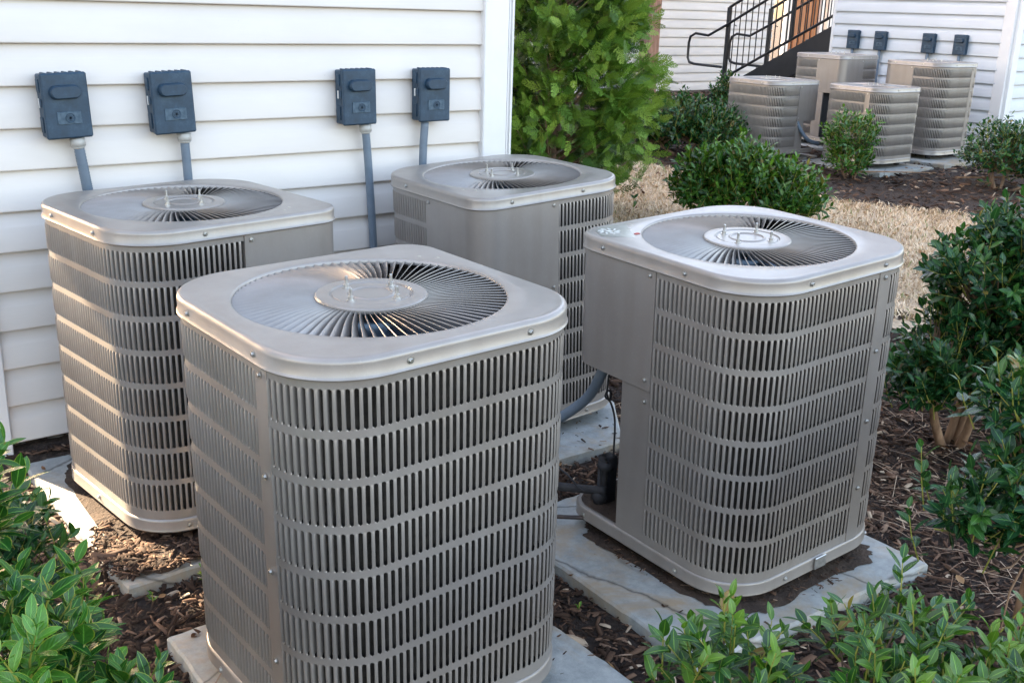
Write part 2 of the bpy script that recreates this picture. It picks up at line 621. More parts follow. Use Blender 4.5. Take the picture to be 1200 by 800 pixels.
def pad(name_label, poly, z0=-.06, z1=.05, stain=None):
    mb = MB()
    n = len(poly)
    b = .008
    cx = sum(q[0] for q in poly) / n; cy = sum(q[1] for q in poly) / n
    # subdivide the outline with slight chips
    out = []
    for k in range(n):
        p0 = poly[k]; p1 = poly[(k + 1) % n]
        L = math.hypot(p1[0] - p0[0], p1[1] - p0[1]); s = max(2, int(L / .04))
        for t in range(s):
            q = t / s
            jx = random.uniform(-.0035, .0035) if t else 0
            out.append((p0[0] + (p1[0] - p0[0]) * q + jx, p0[1] + (p1[1] - p0[1]) * q + jx))
    N = len(out)
    g = float(gz(np.array(cx), np.array(cy)))
    rings = []
    for (s, z) in ((0, z0), (0, z1 - b), (b, z1)):
        rg = []
        for (x, y) in out:
            dx, dy = x - cx, y - cy; L = math.hypot(dx, dy)
            rg.append((x - dx / L * s, y - dy / L * s, z + g))
        rings.append(rg)
    vs = [q for r in rings for q in r]
    fs = []
    for i in range(2):
        for k in range(N):
            fs.append((i * N + k, i * N + (k + 1) % N, (i + 1) * N + (k + 1) % N, (i + 1) * N + k))
    fs.append(tuple(2 * N + k for k in range(N)))
    mb.add(vs, fs)
    o = mb.build('concrete_pad', M['concrete'])
    tag(o, name_label, 'concrete pad', 'concrete pads under the air conditioners')
    return o


pad('grey concrete pad under the frontmost large air conditioner', [(.86, 1.70), (1.84, 1.66), (1.84, 2.72), (.87, 2.69)])
pad('concrete pad under the left unit, partly covered by mulch beside the white wall', [(.87, 3.02), (1.86, 3.06), (1.86, 4.16), (.84, 4.16)])
pad('concrete pad below the unit near the corner of the white house, one corner cut off', [(2.32, 3.04), (2.99, 3.03), (3.28, 3.40), (3.30, 4.12), (2.34, 4.13)])
pad('cracked rust-stained concrete pad under the right air conditioner', [(2.05, 1.72), (2.10, 1.70), (3.13, 1.66), (3.15, 2.74), (2.09, 2.74)])

# soil heaped under D and on B's pad
def soil(poly, z, lab, h=.018):
    mb = MB(); n = len(poly)
    cx = sum(q[0] for q in poly) / n; cy = sum(q[1] for q in poly) / n
    rings = []
    for s, hh in ((1, .002), (.8, .7 * h), (.5, h)):
        rings.append([(cx + (x - cx) * s, cy + (y - cy) * s, z + hh + random.uniform(-.002, .002)) for x, y in poly])
    vs = [q for r in rings for q in r]; fs = []
    for i in range(2):
        for k in range(n): fs.append((i * n + k, i * n + (k + 1) % n, (i + 1) * n + (k + 1) % n, (i + 1) * n + k))
    fs.append(tuple(2 * n + k for k in range(n)))
    mb.add(vs, fs)
    tag(mb.build('soil_patch', M['soil_and_shade'], None, True), lab, 'soil', kind='stuff')


def blob(cx, cy, rx, ry, n=26, j=.08, rot=0):
    out = []
    for k in range(n):
        t = 2 * math.pi * k / n
        r = 1 + random.uniform(-j, j)
        x, y = rx * r * math.cos(t), ry * r * math.sin(t)
        out.append((cx + x * math.cos(rot) - y * math.sin(rot), cy + x * math.sin(rot) + y * math.cos(rot)))
    return out


def rrect(cx, cy, w_, h_, j=.02):
    out = []
    N_ = 150
    for k in range(N_):
        t = 2 * math.pi * k / N_
        c_, s_ = math.cos(t), math.sin(t)
        x = w_ / 2 * abs(c_) ** .42 * (1 if c_ >= 0 else -1); y = h_ / 2 * abs(s_) ** .42 * (1 if s_ >= 0 else -1)
        q = 1 + j * (math.sin(5 * t + cx * 7) + .7 * math.sin(11 * t + 2) + .5 * math.sin(23 * t + cy)) * .6 + random.uniform(-j, j) * .35
        out.append((cx + x * q, cy + y * q))
    return out


soil(rrect(2.68, 2.18, .80, .82, .04), .05, 'dark soil collected on the pad under the right air conditioner')
soil(blob(1.02, 3.12, .10, .07, rot=.3), .05, 'brown mulch spilled on the front of the left concrete pad', .022)
soil(rrect(1.38, 3.62, .92, .98), .05, 'soil collected on the pad under the left air conditioner')


# ------------------------------------------------------------------ mulch chips
def chips(name, n, region, size, lab, zoff=0.0, poly_test=None, az=None):
    x = rng.uniform(region[0], region[1], n); y = rng.uniform(region[2], region[3], n)
    k = ~in_poly(x, y, LAWN)
    for pl in ([(.87, 1.70), (1.83, 1.67), (1.83, 2.71), (.88, 2.68)], [(2.07, 1.73), (3.12, 1.68), (3.14, 2.73), (2.10, 2.73)],
               [(2.33, 3.06), (2.98, 3.05), (3.27, 3.41), (3.29, 4.12), (2.34, 4.12)], [(.88, 3.04), (1.86, 3.08), (1.86, 4.16), (.85, 4.16)]):
        k &= ~in_poly(x + rng.normal(0, .018, n), y + rng.normal(0, .018, n), pl) 
    k &= ~((x > .74) & (x < 3.26) & (y > 4.24))
    if az: 
        A = np.degrees(np.arctan2(x, y)); k &= (A > az[0]) & (A < az[1])
    x, y = x[k], y[k]; n = len(x)
    T = np.array([[-.5, -.5, 0], [.5, -.42, 0], [.6, .0, .10], [.35, .5, 0], [-.35, .46, .0], [-.6, .05, .12],
                  [-.4, -.4, 1.], [.4, -.35, .9], [.45, .0, 1.2], [.25, .4, .8], [-.25, .38, .9], [-.42, .05, 1.3]])
    Fq = np.array([[6, 7, 8, 11], [11, 8, 9, 10], [0, 1, 7, 6], [1, 2, 8, 7], [2, 3, 9, 8], [3, 4, 10, 9], [4, 5, 11, 10], [5, 0, 6, 11]])
    th = rng.uniform(0, 2 * np.pi, n)
    d = np.stack([np.cos(th), np.sin(th), rng.normal(0, .25, n)], -1)
    upv = np.stack([rng.normal(0, .45, n), rng.normal(0, .45, n), np.ones(n)], -1)
    Rm = frames(d, upv)
    ln = rng.gamma(4.0, size / 4.0, n)
    S = np.stack([ln * rng.uniform(.08, .30, n), ln, ln * rng.uniform(.05, .12, n)], -1)
    L = np.stack([x, y, gz(x, y) + rng.uniform(0, .018, n) + zoff], -1)
    V, Fs = instance_np(T, Fq, Rm, S, L)
    v = np.clip(rng.beta(1.6, 3.2, n) + .12 * np.sin(x * 3.1) * np.sin(y * 2.3), 0, 1)
    v[rng.random(n) < .03] = rng.uniform(.85, 1)
    me = np_mesh(name, V, Fs, attr=v.repeat(12), smooth=False)
    return tag(link(name, me, M['chips']), lab, 'mulch', kind='stuff')


chips('mulch_chips', 78000, (.2, 5.6, .8, 4.6), .030, 'brown shredded wood mulch around the near air conditioners')
chips('mulch_chips', 34000, (5.0, 16, 3.2, 14.5), .055, 'dark brown mulch bed by the far air conditioners', az=(36, 66))

# loose chips lying on pads and in patches
def chips_on(n, cx, cy, rx, ry, z, size, lab):
    r = np.sqrt(rng.random(n)); t = rng.uniform(0, 2 * np.pi, n)
    x = cx + rx * r * np.cos(t); y = cy + ry * r * np.sin(t)
    T = np.array([[-.5, -.5, 0], [.5, -.42, 0], [.35, .5, 0], [-.35, .46, .0], [-.4, -.4, 1.], [.4, -.35, .9], [.25, .4, .8], [-.25, .38, .9]])
    Fq = np.array([[4, 5, 6, 7], [0, 1, 5, 4], [1, 2, 6, 5], [2, 3, 7, 6], [3, 0, 4, 7]])
    th = rng.uniform(0, 2 * np.pi, n)
    d = np.stack([np.cos(th), np.sin(th), rng.normal(0, .15, n)], -1)
    Rm = frames(d, np.stack([rng.normal(0, .3, n), rng.normal(0, .3, n), np.ones(n)], -1))
    ln = rng.gamma(4.0, size / 4.0, n)
    S = np.stack([ln * rng.uniform(.12, .4, n), ln, ln * rng.uniform(.05, .12, n)], -1)
    V, Fs = instance_np(T, Fq, Rm, S, np.stack([x, y, z + rng.uniform(0, .012, n)], -1))
    tag(link('mulch_chips', np_mesh('mulch_chips', V, Fs, attr=rng.beta(1.6, 3, n).repeat(8), smooth=False), M['chips']), lab, 'mulch', kind='stuff')


chips_on(2600, 1.32, 3.22, .42, .17, .052, .032, 'shredded mulch covering the front of the left pad')
chips_on(1500, 1.98, 4.205, 1.32, .05, .066, .028, 'dark wood mulch heaped along the bottom of the white siding')
chips_on(420, .90, 3.22, .07, .16, .050, .026, 'mulch spilling over the left edge of the left pad')
chips_on(500, 1.02, 3.12, .13, .09, .065, .022, 'small heap of mulch on the front of the left pad')
chips_on(500, .98, 3.30, .12, .22, .05, .022, 'loose mulch scattered between the left pad and its unit')
chips_on(1800, 2.68, 2.18, .43, .44, .058, .014, 'fine brown debris on the pad under the right unit')
chips_on(60, 2.5, 1.9, .4, .2, .052, .018, 'few chips lying on the stained right pad')
chips_on(120, 1.35, 2.2, .5, .5, .052, .018, 'few chips lying on the front pad')
chips_on(60, 2.9, 3.3, .3, .3, .052, .018, 'few chips lying on the cut corner pad')

# pine straw and twigs on the mulch
def straws(n, region, lab):
    x = rng.uniform(region[0], region[1], n); y = rng.uniform(region[2], region[3], n)
    th = rng.uniform(0, 2 * np.pi, n); L = rng.uniform(.05, .22, n)
    T = np.array([[0, 0, 0], [.0015, 0, .001], [.0, .5, .5], [.0015, .5, .5], [0, 1, 0], [.0015, 1, 0.]])
    T[:, 0] *= 1000
    Fq = np.array([[0, 1, 3, 2], [2, 3, 5, 4]])
    d = np.stack([np.cos(th), np.sin(th), rng.normal(0, .05, n)], -1)
    Rm = frames(d, np.array([[0, 0, 1.]]).repeat(n, 0))
    S = np.stack([np.full(n, .0018), L, np.full(n, .012)], -1)
    V, Fs = instance_np(T, Fq, Rm, S, np.stack([x, y, gz(x, y) + .026 + rng.uniform(0, .01, n)], -1))
    v = rng.uniform(.7, 1, n)
    tag(link('pine_straw', np_mesh('pine_straw', V, Fs, attr=v.repeat(6)), M['chips']), lab, 'pine straw', kind='stuff')


def litter(n, region, lab):
    rg = np.random.default_rng(77)
    T, Fq, UV = leaf_template(.55, curl=-.3, fold=.5, st=5)
    x = rg.uniform(region[0], region[1], n); y = rg.uniform(region[2], region[3], n)
    A = np.degrees(np.arctan2(x, y)); k = (A > 10) & (A < 66); x, y = x[k], y[k]; n = len(x)
    th = rg.uniform(0, 6.28, n)
    Rm = frames(np.stack([np.cos(th), np.sin(th), rg.normal(0, .3, n)], -1), np.stack([rg.normal(0, .5, n), rg.normal(0, .5, n), np.ones(n)], -1))
    sc = rg.uniform(.025, .055, n)
    V, Fs = instance_np(T, Fq, Rm, sc, np.stack([x, y, gz(x, y) + rg.uniform(.03, .05, n)], -1))
    tag(link('leaf_litter', np_mesh('leaf_litter', V, Fs, attr=rg.beta(1.5, 2.2, n).repeat(len(T))), M['litter']), lab, 'fallen leaves', kind='stuff')


M['litter'] = attr_mat('dead_leaf', [(0, (.05, .025, .015)), (.5, (.16, .075, .035)), (1, (.36, .22, .10))], .6, .3)
straws(900, (3.0, 5.2, 1.0, 3.4), 'thin tan straw lying on the mulch by the right bushes')


# ------------------------------------------------------------------ siding walls
def siding_mesh(L, z0, z1, phase, c, wav=.0012):
    """wall in local x (0..L), facing -y; course bottoms at phase + k*c"""
    prof = []      # (y_out, z)
    k = math.floor((z0 - phase) / c)
    zb = phase + k * c
    while zb < z1 - 1e-6:
        for (o, f) in ((.0010, .0), (.0235, .004), (.0255, .02), (.0250, .05), (.0195, .60), (.0165, .64), (.0050, .86), (.0015, .97), (.0010, 1.0)):
            z = zb + f * c
            if z >= z0 - 1e-6: prof.append((o, min(z, z1)))
        zb += c
    nx = max(2, int(L / .25))
    V = []
    for ix in range(nx + 1):
        x = L * ix / nx
        for (o, z) in prof:
            wv = wav * math.sin(x * 5.3 + z * 7.1) + wav * .7 * math.sin(x * 2.1 + round(z / c) * 2.4)
            V.append((x, -o - wv - .012, z))
    V = np.array(V); npf = len(prof)
    i, j = np.meshgrid(np.arange(nx), np.arange(npf - 1), indexing='ij')
    a = (i * npf + j).ravel()
    Fq = np.stack([a, a + npf, a + npf + 1, a + 1], -1)
    return np_mesh('wall', V, Fq, smooth=False)


def posts(mb, x0, x1, z0, z1, flutes=True, y=-.035):
    d = .06
    mb.box(((x0 + x1) / 2, y + d / 2 - .012, (z0 + z1) / 2), (x1 - x0, d, z1 - z0), bev=.004)


# house 1, the white wall behind the near units
h1 = empty('white_house', (0, 4.25, 0))
tag(h1, 'white vinyl sided house wall with slate electrical boxes, behind the four large air conditioners', 'house')
o = link('wall', siding_mesh(3.10 - .81, .11, 5.6, 1.7846, .15194), M['siding'], h1); o.location = (.81, .012, 0)
mb = MB(); posts(mb, .772, .822, .07, 5.6, y=-.03)
o = mb.build('corner_post', M['trim'], h1)
mb = MB()
posts(mb, 3.065, 3.205, .0, 5.6, y=-.034)
mb.box((3.232, .0, 2.8), (.05, .044, 5.6), bev=.003)
mb.box((3.216, -.026, 2.8), (.006, .02, 5.6))
mb.box((3.238, -.026, 2.8), (.006, .014, 5.6))
mb.build('corner_post', M['trim'], h1)
mb = MB(); mb.box((2.03, .10, .0), (2.42, .14, .17)); mb.build('foundation', M['found'], h1)
mb = MB()
V_ = []
for k in range(61):
    x_ = .55 + 2.75 * k / 60
    for (y_, z_) in ((4.00, -.02), (4.10, .030), (4.17, .062), (4.23, .082), (4.32, .085)):
        V_.append((x_, y_ + random.uniform(-.008, .008), z_ + random.uniform(-.008, .006) - (.06 if x_ < .7 else 0)))
mb.add(V_, [(a * 5 + b_, (a + 1) * 5 + b_, (a + 1) * 5 + b_ + 1, a * 5 + b_ + 1) for a in range(60) for b_ in range(4)])
tag(mb.build('mulch_bank', M['mulch'], None, True), 'low bank of dark mulch heaped against the bottom of the white siding', 'mulch', kind='stuff')
# the rest of the building's body (right side, back, left side) and roof
o = link('wall', siding_mesh(5.0, .11, 5.6, 1.7846, .15194), M['siding'], h1); o.location = (3.245, .02, 0); o.rotation_euler.z = R(90)
o = link('wall', siding_mesh(5.0, .11, 5.6, 1.7846, .15194), M['siding'], h1); o.location = (.79, 5.02, 0); o.rotation_euler.z = R(-90)
o = link('wall', siding_mesh(2.45, .11, 5.6, 1.7846, .15194), M['siding'], h1); o.location = (3.24, 5.01, 0); o.rotation_euler.z = R(180)
mb = MB(); mb.box((2.02, 2.5, 5.72), (3.1, 5.7, .2)); mb.build('roof', M['found'], h1)

# ------------------------------------------------------------------ air conditioner
S_ = .80
RB, RC = .196, .103


def outline_fn(inset=0.0, closed_n=None):
    """CCW rounded square; returns function s->(x,y,nx,ny) and length. starts on x+ face at y=0"""
    h = S_ / 2 - inset
    rad = [max(.01, RC - inset), max(.01, RB - inset), max(.01, RB - inset), max(.01, RB - inset)]   # ++ -+ -- +-
    segs = []
    cor = [(1, 1), (-1, 1), (-1, -1), (1, -1)]
    # start point (h,0)
    pts = []
    cur = (h, 0.0)
    for k in range(4):
        r = rad[k]; sx, sy = cor[k]
        cx, cy = sx * (h - r), sy * (h - r)
        a0 = k * math.pi / 2
        st = (cx + r * math.cos(a0), cy + r * math.sin(a0))
        segs.append(('l', cur, st, (math.cos(a0), math.sin(a0))))
        segs.append(('a', (cx, cy), r, a0))
        a1 = a0 + math.pi / 2
        cur = (cx + r * math.cos(a1), cy + r * math.sin(a1))
    segs.append(('l', cur, (h, 0.0), (1.0, 0.0)))
    lens = []
    for s in segs:
        lens.append(math.hypot(s[2][0] - s[1][0], s[2][1] - s[1][1]) if s[0] == 'l' else s[2] * math.pi / 2)
    tot = sum(lens)

    def f(t):
        t = t % tot
        for s, L in zip(segs, lens):
            if t <= L or s is segs[-1]:
                if s[0] == 'l':
                    q = t / L if L > 1e-9 else 0
                    return (s[1][0] + (s[2][0] - s[1][0]) * q, s[1][1] + (s[2][1] - s[1][1]) * q, s[3][0], s[3][1])
                a = s[3] + t / s[2]
                return (s[1][0] + s[2] * math.cos(a), s[1][1] + s[2] * math.sin(a), math.cos(a), math.sin(a))
            t -= L
    return f, tot, lens


f0, TOT, LENS = outline_fn(.008)
H0 = S_ / 2 - .008
# arc positions
CTRL0 = .01                                   # on the x+ face at y=.01
CTRL1 = LENS[0] + LENS[1] + (H0 - (RC - .008)) - .01     # on the y+ face at x=.01
SEAM0 = LENS[0] + LENS[1] + LENS[2] + LENS[3] + ((H0 - (RB - .008)) - (-.165 * -1) if False else 0)
# x- face runs from y=+(H0-r) to y=-(H0-r): start position of that face
XM0 = sum(LENS[:4])
ytop = H0 - (RB - .008)
SEAM_A = XM0 + (ytop + .165)
SEAM_B = SEAM_A + .046
PITCH_L = .0186


def surf(s, z, d):
    x, y, nx, ny = f0(s)
    return (x - nx * d, y - ny * d, z)


def louver_mesh(s0, s1, z0, rows, pitch, slot):
    n = round((s1 - s0) / PITCH_L); pw = (s1 - s0) / n
    us = [0, .09, .27, .42, .50, .55, .775]
    dep = [0, -.0020, -.0028, -.0016, .0032, .0150, 0]
    V = []; Fc = []
    idx = {}

    def vid(key, s, z, d):
        if key not in idx:
            idx[key] = len(V); V.append(surf(s, z, d))
        return idx[key]
    e1, e2 = .0035, .008
    ztot = z0 + rows * pitch
    for p in range(n + 1):
        for ui, u in enumerate(us):
            if p == n and ui > 0: break
            s = s0 + (p + u) * pw
            for r in range(rows):
                zb = z0 + r * pitch + (pitch - slot) / 2; zt = zb + slot
                for zi, (z, f) in enumerate(((zb, 0), (zb + e1, .30), (zb + e2, 1), ((zb + zt) / 2, 1), (zt - e2, 1), (zt - e1, .30), (zt, 0))):
                    vid((p, ui, r, zi), s, z, dep[ui] * f)
            vid((p, ui, -1, 6), s, z0 - .022, 0)
            vid((p, ui, rows, 0), s, ztot + .022, 0)
    flat = []
    for p in range(n):
        for ui in range(len(us)):
            a = (p, ui); b = (p, ui + 1) if ui < len(us) - 1 else (p + 1, 0)
            for r in range(rows + 1):      # bars
                flat.append(len(Fc))
                Fc.append((idx[(*a, r - 1, 6)], idx[(*b, r - 1, 6)], idx[(*b, r, 0)], idx[(*a, r, 0)]))
            for r in range(rows):
                if ui < 5:
                    for zi in range(6):
                        Fc.append((idx[(*a, r, zi)], idx[(*b, r, zi)], idx[(*b, r, zi + 1)], idx[(*a, r, zi + 1)]))
                elif ui == 5:
                    Fc.append((idx[(*a, r, 0)], idx[(*b, r, 0)], idx[(*a, r, 1)]))
                    Fc.append((idx[(*a, r, 5)], idx[(*b, r, 6)], idx[(*a, r, 6)]))
                else:
                    Fc.append((idx[(*a, r, 0)], idx[(*b, r, 0)], idx[(*b, r, 1)]))
                    Fc.append((idx[(*a, r, 6)], idx[(*b, r, 5)], idx[(*b, r, 6)]))
    me = bpy.data.meshes.new('louver_panel')
    me.from_pydata(V, [], Fc); me.update()
    sm = np.ones(len(me.polygons), bool); sm[flat] = False
    me.polygons.foreach_set('use_smooth', sm)
    return me


def wrap_mesh(name, s0, s1, z0, z1, d, step=.02, thick=0, zs=None):
    n = max(2, int((s1 - s0) / step))
    V = []; Fc = []
    zs = zs or [z0, z1]
    ds = d if callable(d) else (lambda z: d)
    for i_ in range(n + 1):
        s = s0 + (s1 - s0) * i_ / n
        for z in zs: V.append(surf(s, z, ds(z)))
    k = len(zs)
    for i_ in range(n):
        for j_ in range(k - 1):
            Fc.append((i_ * k + j_, (i_ + 1) * k + j_, (i_ + 1) * k + j_ + 1, i_ * k + j_ + 1))
    if thick:
        b = len(V)
        for e, (i_) in enumerate((0, n)):
            s = s0 + (s1 - s0) * i_ / n
            base = len(V)
            for z in zs: V.append(surf(s, z, ds(z) + thick))
            for j_ in range(k - 1):
                q = (i_ * k + j_, base + j_, base + j_ + 1, i_ * k + j_ + 1)
                Fc.append(q if e == 0 else q[::-1])
        for e, j_ in enumerate((0, k - 1)):
            base = len(V)
            for i_ in range(n + 1):
                s = s0 + (s1 - s0) * i_ / n
                V.append(surf(s, zs[j_], ds(zs[j_]) + thick))
            for i_ in range(n):
                Fc.append((i_ * k + j_, base + i_, base + i_ + 1, (i_ + 1) * k + j_))
    me = bpy.data.meshes.new(name)
    me.from_pydata(V, [], Fc); me.update()
    return me


def flat_smooth(me, ang=30):
    me.polygons.foreach_set('use_smooth', np.ones(len(me.polygons), bool))
    me.set_sharp_from_angle(angle=R(ang))


def screw_mesh():
    mb = MB()
    mb.lathe([(0.0, .0), (.0078, 0), (.0078, .0012), (.0052, .0016), (.0050, .0052), (.0042, .0058), (.0, .0058)], n=6)
    mb.lathe([(0.0082, .0), (.0082, .0014), (.005, .0016)], n=14)
    me = mb.mesh('screw'); me.materials.append(M['zinc']); return me


SCREW = screw_mesh()


def put_screw(parent, s, z, d=-.0, sc=1.0, top=False):
    x, y, nx, ny = f0(s)
    o = bpy.data.objects.new('screw', SCREW); col.objects.link(o); o.parent = parent
    q = Vector((nx, ny, 0)).to_track_quat('Z', 'Y')
    o.rotation_euler = q.to_euler()
    o.location = (x - nx * d, y - ny * d, z)
    o.scale = (sc, sc, sc)
    return o


def cap_mesh(Ht):
    """sheet top with skirt, rolled bead and a round fan opening"""
    f, tot, _ = outline_fn(0.0)
    n = 176
    Rg = .335
    rings = []
    lip = .050
    prof = [(.0065, Ht - lip + .000), (.003, Ht - lip - .001), (-.0015, Ht - lip + .001), (-.0030, Ht - lip + .004), (-.0012, Ht - lip + .007), (.0008, Ht - lip + .010),
            (.0, Ht - .014), (.0008, Ht - .009), (.0035, Ht - .004), (.009, Ht - .0008), (.016, Ht), (.020, Ht - .0004), (.030, Ht + .0002)]
    pts = [f(tot * k / n) for k in range(n)]
    for (ins, z) in prof:
        rings.append([(x - nx * ins, y - ny * ins, z) for x, y, nx, ny in pts])
    # blend to the circle
    last = rings[-1]
    ang = [math.atan2(q[1], q[0]) for q in last]
    for t, z in ((.5, Ht + .0008), (1, Ht + .0004)):
        rings.append([((1 - t) * q[0] + t * math.cos(a) * (Rg + .006), (1 - t) * q[1] + t * math.sin(a) * (Rg + .006), z) for q, a in zip(last, ang)])
    for rr, z in ((Rg + .003, Ht - .0008), (Rg, Ht - .004), (Rg, Ht - .014)):
        rings.append([(math.cos(a) * rr, math.sin(a) * rr, z) for a in ang])
    V = [q for r in rings for q in r]; Fc = []
    for i_ in range(len(rings) - 1):
        for k in range(n):
            Fc.append((i_ * n + k, i_ * n + (k + 1) % n, (i_ + 1) * n + (k + 1) % n, (i_ + 1) * n + k))
    me = bpy.data.meshes.new('top_cover'); me.from_pydata(V, [], Fc); me.update()
    flat_smooth(me, 50)
    return me


def grille_mesh(Ht):
    Rg, Ri = .3345, .136
    N = 84
    V = []; Fc = []
    st = 9
    for k in range(N):
        a0 = 2 * math.pi * k / N
        wa = 2 * math.pi / N
        base = len(V)
        for j_ in range(st):
            t = j_ / (st - 1)
            r = Ri + (Rg - Ri) * t
            sweep = .22 * (t - t * t * .35)           # gently curved vanes
            end = min(1, (1 - t) / .05) if t > .95 else 1
            zt = Ht - .0045 + .0035 * math.sin(math.pi * min(1, t * 1.05))
            # cross-section: crest, shoulder, lower flap (drops in the CCW direction)
            wr = wa * r
            wu = min(wr * .70, .0160)
            for (s, dz) in ((-.04, -.0016), (.03, .0), (.12, -.0012), (.42, -.0062), (.75, -.0122 - .002 * t), (1.0, -.0175 - .002 * t)):
                a = a0 + sweep + s * wu / r
                V.append((r * math.cos(a), r * math.sin(a), zt + dz))
        for j_ in range(st - 1):
            for q in range(5):
                Fc.append((base + j_ * 6 + q, base + (j_ + 1) * 6 + q, base + (j_ + 1) * 6 + q + 1, base + j_ * 6 + q + 1))
        # closing plate at the outer end gives each vane its rounded toe
        e = base + (st - 1) * 6
        b2 = len(V)
        for q in range(6):
            x, y, z = V[e + q]
            L = math.hypot(x, y)
            V.append((x / L * (Rg + .001), y / L * (Rg + .001), Ht - .012))
        for q in range(5): Fc.append((e + q, b2 + q, b2 + q + 1, e + q + 1))
    me = bpy.data.meshes.new('fan_grille'); me.from_pydata(V, [], Fc); me.update()
    flat_smooth(me, 22)
    return me


def hub_mesh(Ht):
    mb = MB()
    z = Ht + .001
    mb.lathe([(.139, z - .012), (.139, z - .004), (.136, z - .0005), (.128, z + .001), (.104, z + .001), (.101, z - .0035), (.098, z - .004), (.095, z - .001), (.060, z - .001),
              (.056, z + .002), (.052, z + .0025), (.049, z - .001), (.0, z - .001)], n=64)
    return mb.mesh('hub_plate')


def bolt_mesh():
    mb = MB()
    mb.lathe([(.0, 0), (.011, 0), (.011, .002), (.007, .0025), (.0068, .011), (.0040, .012), (.0040, .030), (.003, .0315), (0, .0315)], n=10)
    me = mb.mesh('bolt'); me.materials.append(M['zinc']); return me


BOLT = bolt_mesh()


def build_unit(rows, detail=True):
    root = empty('air_conditioner')
    pitch, slot = .1125, .0955
    z0 = .073
    Ht = z0 + rows * pitch + .010 + .050       # ~1.033 for eight rows
    zc = Ht - .050
    # base pan
    f, tot, _ = outline_fn(.003)
    n = 120
    prof = [(.05, .0), (.012, .0), (.003, .002), (-.001, .008), (.0005, .012), (.0, .040), (.0005, .046), (.004, .050), (.0085, .051), (.03, .051), (.05, .0515)]
    rings = []
    for ins, z in prof:
        rings.append([(q[0] - q[2] * ins, q[1] - q[3] * ins, z) for q in (f(tot * k / n) for k in range(n))])
    V = [q for r in rings for q in r]; Fc = []
    for i_ in range(len(rings) - 1):
        for k in range(n): Fc.append((i_ * n + k, i_ * n + (k + 1) % n, (i_ + 1) * n + (k + 1) % n, (i_ + 1) * n + k))
    Fc.append(tuple(range(n))[::-1])
    Fc.append(tuple((len(rings) - 1) * n + k for k in range(n)))
    me = bpy.data.meshes.new('base_pan'); me.from_pydata(V, [], Fc); me.update(); flat_smooth(me, 40)
    link('base_pan', me, M['paint'], root)
    # feet
    for sx, sy in ((-1, -1), (1, -1), (1, 1), (-1, 1)):
        mb = MB(); mb.lathe([(.03, -.052), (.034, -.03), (.03, .0)], c=(sx * .24, sy * .24, 0), n=14)
        mb.build('foot', M['black_rub'], root)
    # louvered wraps
    link('louver_panel', louver_mesh(CTRL1 + .006, SEAM_A, z0, rows, pitch, slot), M['paint'], root)
    link('louver_panel', louver_mesh(SEAM_B, TOT + CTRL0 - .006, z0, rows, pitch, slot), M['paint'], root)
    me = wrap_mesh('seam_strip', SEAM_A - .004, SEAM_B + .004, z0 - .022, zc + .012, -.0022, .006, thick=.004)
    link('seam_strip', me, M['paint'], root)
    # control box (upper) and strip below it
    zb = z0 + rows * pitch - .385
    d_ = -.0025
    me = wrap_mesh('control_panel', CTRL0 - .004, CTRL1 + .004, zb, zc + .012, lambda z: d_, .012, thick=.022)
    flat_smooth(me, 40)
    cp = link('control_panel', me, M['paint'], root)
    for (a, b_) in ((CTRL1 - .125, CTRL1 + .004), (CTRL0 - .004, CTRL0 + .125)):
        me = wrap_mesh('access_strip', a, b_, .050, zb - .003, .0015, .02, thick=.016)
        link('access_strip', me, M['paint'], root)
    # bottom plate of the control box
    mb = MB()
    pts = [surf(CTRL0 + (CTRL1 - CTRL0) * k / 30, zb + .002, .002) for k in range(31)]
    mb.add(pts, [tuple(range(31))])
    mb.build('box_floor', M['paint'], root)
    # shade of the open lower corner painted as dark wall and floor sheets
    qa, qb = surf(CTRL1 - .122, 0, .02), surf(CTRL0 + .122, 0, .02)
    mb = MB()
    mb.add([(qa[0], qa[1], .05), (qb[0], qb[1], .05), (qb[0], qb[1], zb + .01), (qa[0], qa[1], zb + .01)], [(0, 1, 2, 3)])
    mb.build('cavity_shade_wall', M['dark'], root)
    fl = [surf(CTRL0 + .122 + (CTRL1 - CTRL0 - .244) * k / 16, .0535, .012) for k in range(17)]
    mb = MB(); mb.add([(qa[0], qa[1], .0535), (qb[0], qb[1], .0535)] + fl, [tuple(range(19))])
    mb.build('cavity_shade_floor', M['soil_and_shade'], root)  # dark sheet standing in for shade on the corner floor
    # coil behind the louvers: pleated fins
    nz = int((zc - .055) / .0085)
    V = []; Fc = []
    ncl = 90
    for j_ in range(nz * 2 + 1):
        z = .053 + j_ * (zc - .055) / (nz * 2)
        dd = .022 + (.004 if j_ % 2 else 0)
        for k in range(ncl + 1):
            s = CTRL1 - .12 + (TOT + CTRL0 + .12 - CTRL1 + .12) * k / ncl
            V.append(surf(s, z, dd))
    V = np.array(V)
    i_, j_ = np.meshgrid(np.arange(nz * 2), np.arange(ncl), indexing='ij')
    a = (i_ * (ncl + 1) + j_).ravel()
    Fq = np.stack([a, a + 1, a + ncl + 2, a + ncl + 1], -1)
    link('coil', np_mesh('coil', V, Fq, smooth=False), M['coil'], root)
    # cap, grille, hub
    cp_ = link('top_cover', cap_mesh(Ht), M['paint'], root)
    link('fan_grille', grille_mesh(Ht), M['paint'], root)
    hm = hub_mesh(Ht); flat_smooth(hm, 25)
    hub = link('hub_plate', hm, M['paint'], root)
    for k in range(4):
        a = R(20 + 90 * k)
        o = bpy.data.objects.new('bolt', BOLT); col.objects.link(o); o.parent = hub
        o.location = (.079 * math.cos(a), .079 * math.sin(a), Ht)
    # fan
    mb = MB()
    mb.lathe([(0, Ht - .05), (.06, Ht - .05), (.07, Ht - .06), (.07, Ht - .14), (0, Ht - .14)], n=24)
